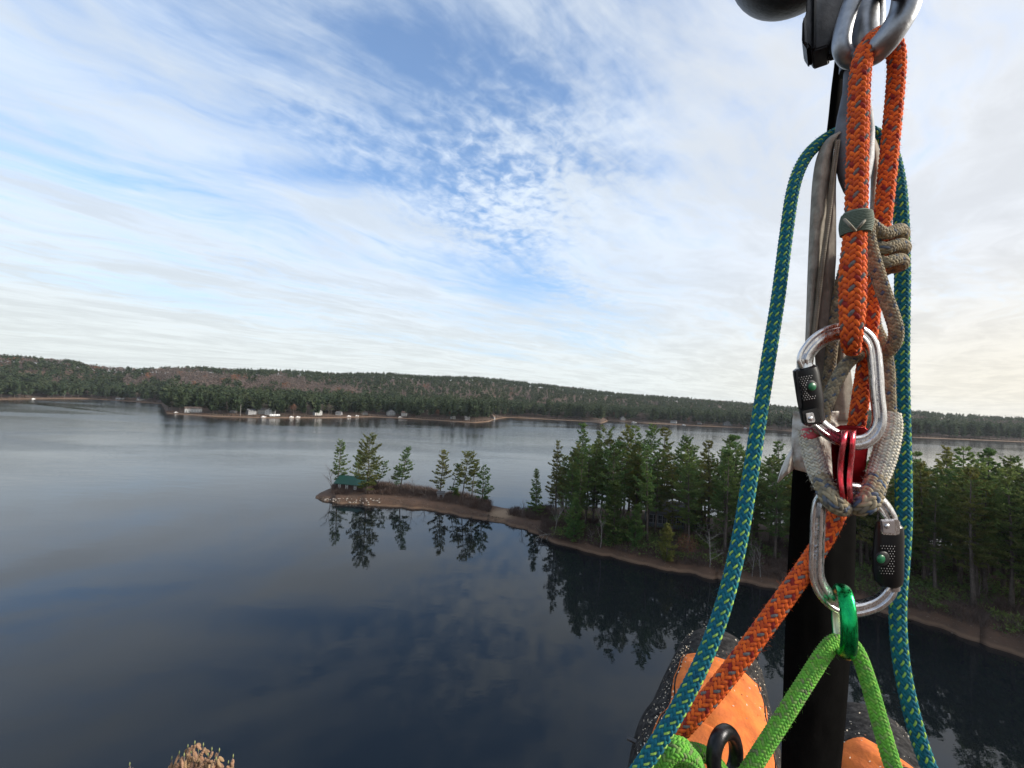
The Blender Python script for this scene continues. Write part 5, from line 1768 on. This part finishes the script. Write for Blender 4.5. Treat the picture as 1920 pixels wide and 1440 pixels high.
# ---- hardware above
def thick_tube(rows, rad_px, m_, name, root, sides=20, sq=1.0):
    P = smooth_path(P3([r_[:3] for r_ in rows]), 10)
    rr = np.interp(np.linspace(0, 1, len(P)), np.linspace(0, 1, len(rows)), [r_[3] if len(r_) > 3 else rad_px for r_ in rows])
    dd = np.array([np.dot(p_ - cam_pos, fwd) for p_ in P])
    V, F = tube_vf(P, rr * dd / F_PX, sides, ref=tuple(fwd), squash=sq)
    return local(finish(build(name, V, F, m_, None), 50), root)
s1 = empty('bow_shackle', pix(1588, 130, .322))
thick_tube([(1612, -70, .324), (1606, -20, .322), (1592, 18, .320), (1581, 55, .319), (1578, 88, .319), (1590, 110, .321), (1612, 112, .326), (1632, 92, .332), (1640, 50, .336), (1640, 0, .338), (1636, -60, .338)], 14.5, M_STEEL, 'bow', s1)
tag(s1, 'smaller grey steel bow shackle behind the orange rope at the top', 'shackle', 'steel shackles at the top')
s2 = empty('bow_shackle', pix(1640, 110, .300))
thick_tube([(1706, -90, .286), (1704, -30, .286), (1696, 18, .287), (1678, 52, .290), (1656, 82, .296), (1636, 98, .305), (1622, 88, .320), (1618, 50, .336), (1626, 0, .345), (1634, -60, .348)], 22.5, M_STEEL, 'bow', s2)
thick_tube([(1690, -22, .272), (1680, -25, .300), (1660, -30, .34), (1640, -34, .366)], 17, M_DARKSTEEL, 'pin', s2)
tag(s2, 'thick galvanised bow shackle the orange rope hangs over', 'shackle', 'steel shackles at the top')

ball = empty('crane_ball', pix(1505, 33, .37))
bmx = bmesh.new(); bmesh.ops.create_uvsphere(bmx, u_segments=48, v_segments=32, radius=mm(126, .38))
for v_ in bmx.verts:
    v_.co.z *= 0.98
    if abs(v_.co.z) < mm(4, .38): v_.co.x *= 1.012; v_.co.y *= 1.012
b_o = from_bm('ball', bmx, M_DARKSTEEL, None, 60); b_o.data.transform(Matrix.Translation(Vector(pix(1502, -122, .40)))); local(b_o, ball)
thick_tube([(1505, -180, .40), (1505, -320, .40)], 40, M_DARKSTEEL, 'shank', ball)
tag(ball, 'dark steel crane ball cut off by the top edge', 'crane ball')

hb_ = empty('hook_block', pix(1530, 95, .355))
from_bm('latch', slab([(1515, -60), (1511, 24), (1504, 40), (1503, 76), (1507, 82), (1513, 92), (1516, 84), (1523, 95), (1552, 85), (1562, 60), (1600, -60)], .345, .362, .0012), M_DARKSTEEL, hb_)
from_bm('latch_rib', slab([(1506, 32), (1511, 30), (1513, 80), (1508, 80)], .3425, .346, .0006), M_DARKSTEEL, hb_)
from_bm('latch_rib', slab([(1526, -30), (1531, -30), (1530, 84), (1525, 90)], .3425, .346, .0006), M_BLKPL, hb_)
from_bm('guard_flap', slab([(1572, -50), (1562, 30), (1549, 100), (1556, 104), (1575, 97), (1592, 40), (1612, -50)], .352, .358, .0012), M_BLKPL, hb_)
thick_tube([(1625, -70, .352), (1622, -10, .350), (1612, 40, .348), (1606, 90, .346), (1604, 130, .345)], 24, M_DARKSTEEL, 'shank', hb_)
tag(hb_, 'black hook latch block hanging between the crane ball and the shackles', 'hook block')

sw = empty('load_swivel', pix(1603, 372, .345))
thick_tube([(1605, 95, .348, 16), (1604, 130, .347, 20), (1604, 170, .346, 22), (1603, 215, .346, 30), (1602, 250, .346, 34), (1602, 300, .346, 33), (1602, 335, .346, 27), (1601, 360, .346, 17), (1601, 373, .346, 5)], 30, mat('blue_grey_steel', (0.13, 0.14, 0.16), 0.6, 0.4, var=0.35, vscale=40, bump=0.2, bscale=250), 'body', sw, 28, 0.6)
tag(sw, 'blue-grey steel hook body the canvas sling hangs from', 'hook')
V, F = ruled([(1566, 100), (1563, 130), (1558, 170), (1553, 220), (1548, 262)], [(1592, 100), (1590, 130), (1588, 170), (1584, 220), (1578, 262)], .366, .003, 8, 24, thick=.004)
o = build('upper_strap', V, F, M_BLKWEB, None, smooth=True)
tag(o, 'narrow black strap running down from the latch block behind the sling', 'strap')

# ---- the climber: orange and black work trousers, seen past the rigging
M_TROUS = mat('black_work_cloth', (0.020, 0.019, 0.019), 0.95, var=0.5, vscale=110, col2=(0.050, 0.047, 0.045), bump=1.0, bscale=420, spec=0.08)
M_ORPAN = mat('orange_panel_cloth', (0.72, 0.19, 0.042), 0.85, var=0.16, vscale=45, col2=(0.56, 0.145, 0.04), bump=0.3, bscale=90, spec=0.2)
M_SAWD = mat('sawdust', (0.62, 0.54, 0.42), 0.9)
def leg_path(rows):
    Q = smooth_path(np.array([list(pix(r_[0], r_[1], r_[2]) if len(r_) == 4 else r_[:3]) + [r_[3]] for r_ in rows]), 10)
    return resample(Q, 0.006)[0]
legL = leg_path([(.10, -.06, 31.40, .098, 0), (.135, .14, 31.46, .100, 0), (1322, 1540, .46, .093), (1334, 1400, .53, .084), (1342, 1310, .59, .073), (1348, 1262, .635, .064), (1350, 1290, .680, .060), (1350, 1400, .700, .062), (1350, 1560, .705, .058), (1350, 1760, .71, .046)])
legR = leg_path([(.40, -.06, 31.38, .098, 0), (.44, .16, 31.40, .098, 0), (1690, 1610, .50, .090), (1655, 1480, .58, .080), (1638, 1425, .630, .070), (1633, 1412, .655, .066), (1628, 1440, .705, .062), (1620, 1520, .73, .062), (1610, 1640, .74, .056), (1600, 1800, .74, .046)])
def tube_on(Q, off=0.0, sides=40):
    T, N, B = frames(Q[:, :3], ref=tuple(cam_r))
    return T, N, B
bmx = bmesh.new()
def add_tube(Q, cap=True):
    V, F = tube_vf(Q[:, :3], Q[:, 3], 32, ref=tuple(cam_r))
    vs_ = [bmx.verts.new(tuple(p_)) for p_ in V]
    for f in F:
        bmx.faces.new([vs_[i] for i in f])
add_tube(legL); add_tube(legR)
hipL, hipR = legL[0, :3], legR[0, :3]
mid_ = (hipL + hipR) / 2
pel = np.array([np.r_[hipL + (hipL - mid_) * 0.1, .10], np.r_[mid_ + [0, -.03, .02], .135], np.r_[hipR + (hipR - mid_) * 0.1, .10]])
add_tube(resample(pel, .02)[0])
add_tube(resample(np.array([np.r_[mid_ + [0, -.03, -.03], .14], np.r_[mid_ + [0, -.10, .06], .14], np.r_[mid_ + [0, -.15, .14], .135]]), .02)[0])
# boots at the end of the shins
for Q in (legL, legR):
    a_ = Q[-1, :3]
    add_tube(resample(np.array([np.r_[a_ + [0, -.06, -.02], .045], np.r_[a_ + [0, 0.02, -.05], .052], np.r_[a_ + [0, .12, -.07], .048], np.r_[a_ + [0, .19, -.08], .034]]), .01)[0])
bmesh.ops.recalc_face_normals(bmx, faces=bmx.faces[:])
person = from_bm('person', bmx, M_TROUS, None, 180)
rm = person.modifiers.new('remesh', 'REMESH'); rm.mode = 'VOXEL'; rm.voxel_size = 0.007; rm.use_smooth_shade = True
smo = person.modifiers.new('smooth', 'SMOOTH'); smo.factor = 0.5; smo.iterations = 6
tag(person, 'seated climber in black work trousers with orange panels, knees pointing forward', 'person')


def panel(Q, s0, s1, a0f, a1f, name, m_, off=.0045, ny=60, nx=26, wr=.0050, seed=1):
    """cloth panel lying on a leg: from arc length s0 to s1, angles measured from the side facing the camera"""
    X = Q[:, :3]; d_ = np.r_[0, np.cumsum(np.linalg.norm(np.diff(X, axis=0), axis=1))]
    T, N, B = frames(X, ref=tuple(cam_r))
    V = []
    for lay in (0, 1):
        for i in range(ny):
            s_ = s0 + (s1 - s0) * i / (ny - 1)
            x = np.array([np.interp(s_, d_, X[:, k]) for k in range(3)]); r_ = np.interp(s_, d_, Q[:, 3])
            tg = unit(np.array([np.interp(s_, d_, T[:, k]) for k in range(3)]))
            tocam = unit(cam_pos + np.array([0, 0, .05]) - x); out = unit(tocam - tg * np.dot(tocam, tg)); sd = np.cross(tg, out)
            f_ = i / (ny - 1)
            a0, a1 = a0f(f_), a1f(f_)
            for j in range(nx):
                a = a0 + (a1 - a0) * j / (nx - 1)
                edge = min(1.0, 6 * min(f_, 1 - f_, j / (nx - 1), 1 - j / (nx - 1)) + .25)
                rr = r_ + off * edge * (1 - lay) + (wr * (vnoise(s_ * 55 + a * 2.5, s_ * 20 + a * 1.3, seed) - .5) if not lay else -.004)
                V.append(x + (out * math.cos(a) + sd * math.sin(a)) * rr)
    n_ = nx * ny
    F = [(i * nx + j, i * nx + j + 1, (i + 1) * nx + j + 1, (i + 1) * nx + j) for i in range(ny - 1) for j in range(nx - 1)]
    for i in range(ny - 1):
        F.append((i * nx, (i + 1) * nx, n_ + (i + 1) * nx, n_ + i * nx)); F.append((i * nx + nx - 1, n_ + i * nx + nx - 1, n_ + (i + 1) * nx + nx - 1, (i + 1) * nx + nx - 1))
    for j in range(nx - 1):
        F.append((j, n_ + j, n_ + j + 1, j + 1)); q = (ny - 1) * nx + j; F.append((q, q + 1, n_ + q + 1, n_ + q))
    o_ = build(name, V, F, m_, None, smooth=True)
    for j in (1, nx - 2):         # stitched seams along both edges
        v_, f_ = tube_vf(np.array([V[i * nx + j] for i in range(ny)]), .0013, 6)
        build('panel_seam', v_, f_, M_TROUS, o_, smooth=True)
    return o_
def arc_at(Q, px_y):
    X = Q[:, :3]; d_ = np.r_[0, np.cumsum(np.linalg.norm(np.diff(X, axis=0), axis=1))]
    for i in range(len(X)):
        v_ = X[i] - cam_pos
        if np.dot(v_, fwd) < .2:
            continue
        yy = 720 - F_PX * np.dot(v_, cam_u) / np.dot(v_, fwd)
        if yy < px_y:
            return d_[i]
    return d_[np.argmin([720 - F_PX * np.dot(x - cam_pos, cam_u) / np.dot(x - cam_pos, fwd) if np.dot(x - cam_pos, fwd) > .2 else 1e6 for x in X])]
sL0, sL1 = arc_at(legL, 1900), arc_at(legL, 1312)
pl_ = panel(legL, sL0, sL1, lambda f: -0.62 - 0.1 * f, lambda f: 1.0 - 0.2 * f ** 2, 'orange_panel', M_ORPAN)
pl_.parent = person
sR0, sR1 = arc_at(legR, 1900), arc_at(legR, 1505)
pr_ = panel(legR, sR0, sR1, lambda f: -0.45, lambda f: 0.50, 'orange_panel', M_ORPAN, seed=4)
pr_.parent = person
# sawdust clinging to the cloth
def sawdust(Q, s0, s1, n, seed, amax=1.08):
    r_ = np.random.default_rng(seed)
    X = Q[:, :3]; d_ = np.r_[0, np.cumsum(np.linalg.norm(np.diff(X, axis=0), axis=1))]
    T, N, B = frames(X, ref=tuple(cam_r))
    Bs, Ax, L_, W_ = [], [], [], []
    for _ in range(n):
        s_ = r_.uniform(s0, s1); a = r_.uniform(-amax, amax)
        x = np.array([np.interp(s_, d_, X[:, k]) for k in range(3)]); rr = np.interp(s_, d_, Q[:, 3])
        tg = unit(np.array([np.interp(s_, d_, T[:, k]) for k in range(3)]))
        tocam = unit(cam_pos + np.array([0, 0, .05]) - x); out = unit(tocam - tg * np.dot(tocam, tg)); sd = np.cross(tg, out)
        nn = out * math.cos(a) + sd * math.sin(a)
        if abs(a) < 0.6 and r_.random() < 0.8:
            continue
        Bs.append(x + nn * (rr + (.0046 if abs(a) < 0.75 else -.0004))); tv = unit(np.cross(nn, r_.normal(size=3))); Ax.append(tv + nn * .1); L_.append(r_.uniform(.0012, .0042)); W_.append(r_.uniform(.0004, .0011))
    V, F = blades(np.array(Bs), unit(np.array(Ax)), np.array(L_), np.array(W_), seed)
    o_ = build('sawdust', V, F, M_SAWD, None); o_.parent = person; o_['kind'] = 'stuff'
    return o_
def tot(Q): return np.sum(np.linalg.norm(np.diff(Q[:, :3], axis=0), axis=1))
sawdust(legL, arc_at(legL, 1600), sL1 + .085, 1000, 31)
sawdust(legR, arc_at(legR, 1650), sR1 + .095, 700, 32)
# cord and clip on the trouser side
V, F = tube_vf(smooth_path(P3([(1262, 1300, .60), (1238, 1313, .585), (1216, 1336, .56), (1201, 1370, .54), (1193, 1410, .52), (1188, 1460, .50), (1186, 1520, .48)]), 8), .0032, 8)
o = build('trouser_cord', V, F, M_BLKPL, None, smooth=True)
tag(o, 'thin black cord looping along the outer side of the trouser leg', 'cord')
V, F = tube_vf(smooth_path(P3([(1176, 1384, .52), (1192, 1391, .515), (1208, 1402, .51), (1222, 1414, .515)]), 8), np.linspace(.0022, .0042, 25), 8)
o = build('metal_prong', V, F, M_DARKSTEEL, None, smooth=True)
tag(o, 'short dark metal prong sticking out left of the trouser leg', 'metal prong')
V, F = tube_vf(smooth_path(P3([(1228, 1322, .57), (1240, 1308, .58), (1252, 1298, .59), (1246, 1312, .58), (1230, 1324, .57)]), 8), .0016, 6)
o = build('orange_loop', V, F, M_ORPAN, None, smooth=True)
tag(o, 'small orange pull loop at the side of the trouser leg', 'pull loop')

# ---- cone-laden tree top reaching into the bottom left corner
M_CONE = mat('dry_cone_scales', (0.30, 0.185, 0.105), 0.85, var=0.3, vscale=25, col2=(0.20, 0.12, 0.07), rand=0.4)
M_BUD = mat('green_bud', (0.21, 0.23, 0.09), 0.7)
DT = 5.0
topp = pix(365, 1400, DT)
ct = empty('cone_laden_pine', (topp[0], topp[1], 0.9))
Ht = topp[2] - 0.9
(tV, tF), (bV, bF), (fV, fF) = pine_mesh(900, Ht * 0.955, 0.55, 3.0)
tr_ = build('trunk', tV, tF, M_BARK, ct, smooth=True)
build('limbs', bV, bF, M_BARK, tr_)
low = fV.reshape(-1, 4, 3)[:, 0, 2] < Ht - 1.6
keep = fV.reshape(-1, 4, 3)[low]
build('crown', keep.reshape(-1, 3), np.arange(len(keep) * 4).reshape(-1, 4), M_NEEDLE, ct)
rn, sn = 11, 8
cV, cF = [], []
for i in range(rn):
    t_ = i / (rn - 1)
    rr = .021 * math.sin(math.pi * min(1, .12 + .85 * t_)) ** .7 * (1.0 if i % 2 else .78)
    for j in range(sn):
        a = 2 * math.pi * (j + .5 * (i % 2)) / sn
        cV.append((rr * math.cos(a), rr * math.sin(a), -.115 * t_))
for i in range(rn - 1):
    for j in range(sn):
        cF.append((i * sn + j, i * sn + (j + 1) % sn, (i + 1) * sn + (j + 1) % sn, (i + 1) * sn + j))
cF.append(tuple(range(sn))); cF.append(tuple((rn - 1) * sn + j for j in range(sn - 1, -1, -1)))
cone0 = build('cone', cV, cF, M_CONE, ct)
cone0_used = False
stems = [(365, 1395), (352, 1402), (381, 1399), (336, 1414), (397, 1407), (411, 1409), (437, 1420), (243, 1435), (322, 1424), (372, 1408), (345, 1418), (390, 1418), (358, 1412), (405, 1425), (428, 1432)]
r_ = np.random.default_rng(5)
sV, sF = [], []
for k_, (x, y) in enumerate(stems):
    dd = DT + r_.normal() * .12
    tip = pix(x, y, dd)
    root_ = np.array([topp[0] * .75 + tip[0] * .25, topp[1] * .75 + tip[1] * .25, tip[2] - .55 - .6 * abs(tip[0] - topp[0])])
    P = smooth_path(np.array([root_, root_ * .35 + tip * .65 + [0, 0, -.05], tip]), 6)
    v_, f_ = tube_vf(P, np.linspace(.014, .005, len(P)), 6)
    b0 = len(sV); sV += list(v_); sF += [tuple(b0 + i for i in f) for f in f_]
    # bud
    bv, bf = tube_vf(np.array([tip - [0, 0, .005], tip + [0, 0, .02], tip + [0, 0, .045]]), np.array([.005, .008, .002]), 8)
    bo = build('bud', np.array(bv) - np.array(ct.location), bf, M_BUD, ct, smooth=True)
    for q in range(11):
        t_ = r_.uniform(0.35, 0.99) ** .6
        p_ = np.array([np.interp(t_, np.linspace(0, 1, len(P)), P[:, i]) for i in range(3)])
        if not cone0_used:
            c_o = cone0; cone0_used = True
        else:
            c_o = cone0.copy(); COL.objects.link(c_o); c_o.parent = ct
        a = r_.uniform(0, 6.28); tl = r_.uniform(.15, .75)
        off = np.array([math.cos(a), math.sin(a), 0]) * r_.uniform(.01, .035)
        c_o.location = tuple(p_ + off - np.array(ct.location))
        c_o.rotation_euler = (tl * math.sin(a), -tl * math.cos(a), r_.uniform(0, 6.28))
        s_ = r_.uniform(.7, 1.05)
        c_o.scale = (s_, s_, s_)
build('twigs', np.array(sV) - np.array(ct.location), sF, M_TWIG, ct)
tag(ct, 'treetop hung with dry brown cones at the bottom edge', 'tree')

# ------------------------------------------------------------------ haze over the lake
hm = bpy.data.materials.new('lake_haze')
hm.use_nodes = True
t = NT(hm.node_tree)
t.n.remove(t.n['Principled BSDF'])
pv = t.new('ShaderNodeVolumePrincipled')
pv.inputs['Color'].default_value = (0.86, 0.92, 1.0, 1)
pv.inputs['Density'].default_value = HAZE
pv.inputs['Anisotropy'].default_value = 0.2
t.l.new(pv.outputs[0], t.n['Material Output'].inputs['Volume'])
mb = MB().box((0, 0, 84.0), (10400, 10400, 182.0))
if HAZE > 0:
    hz_o = mb.build('haze', hm)
    tag(hz_o, 'thin pale haze over the lake', kind='stuff')
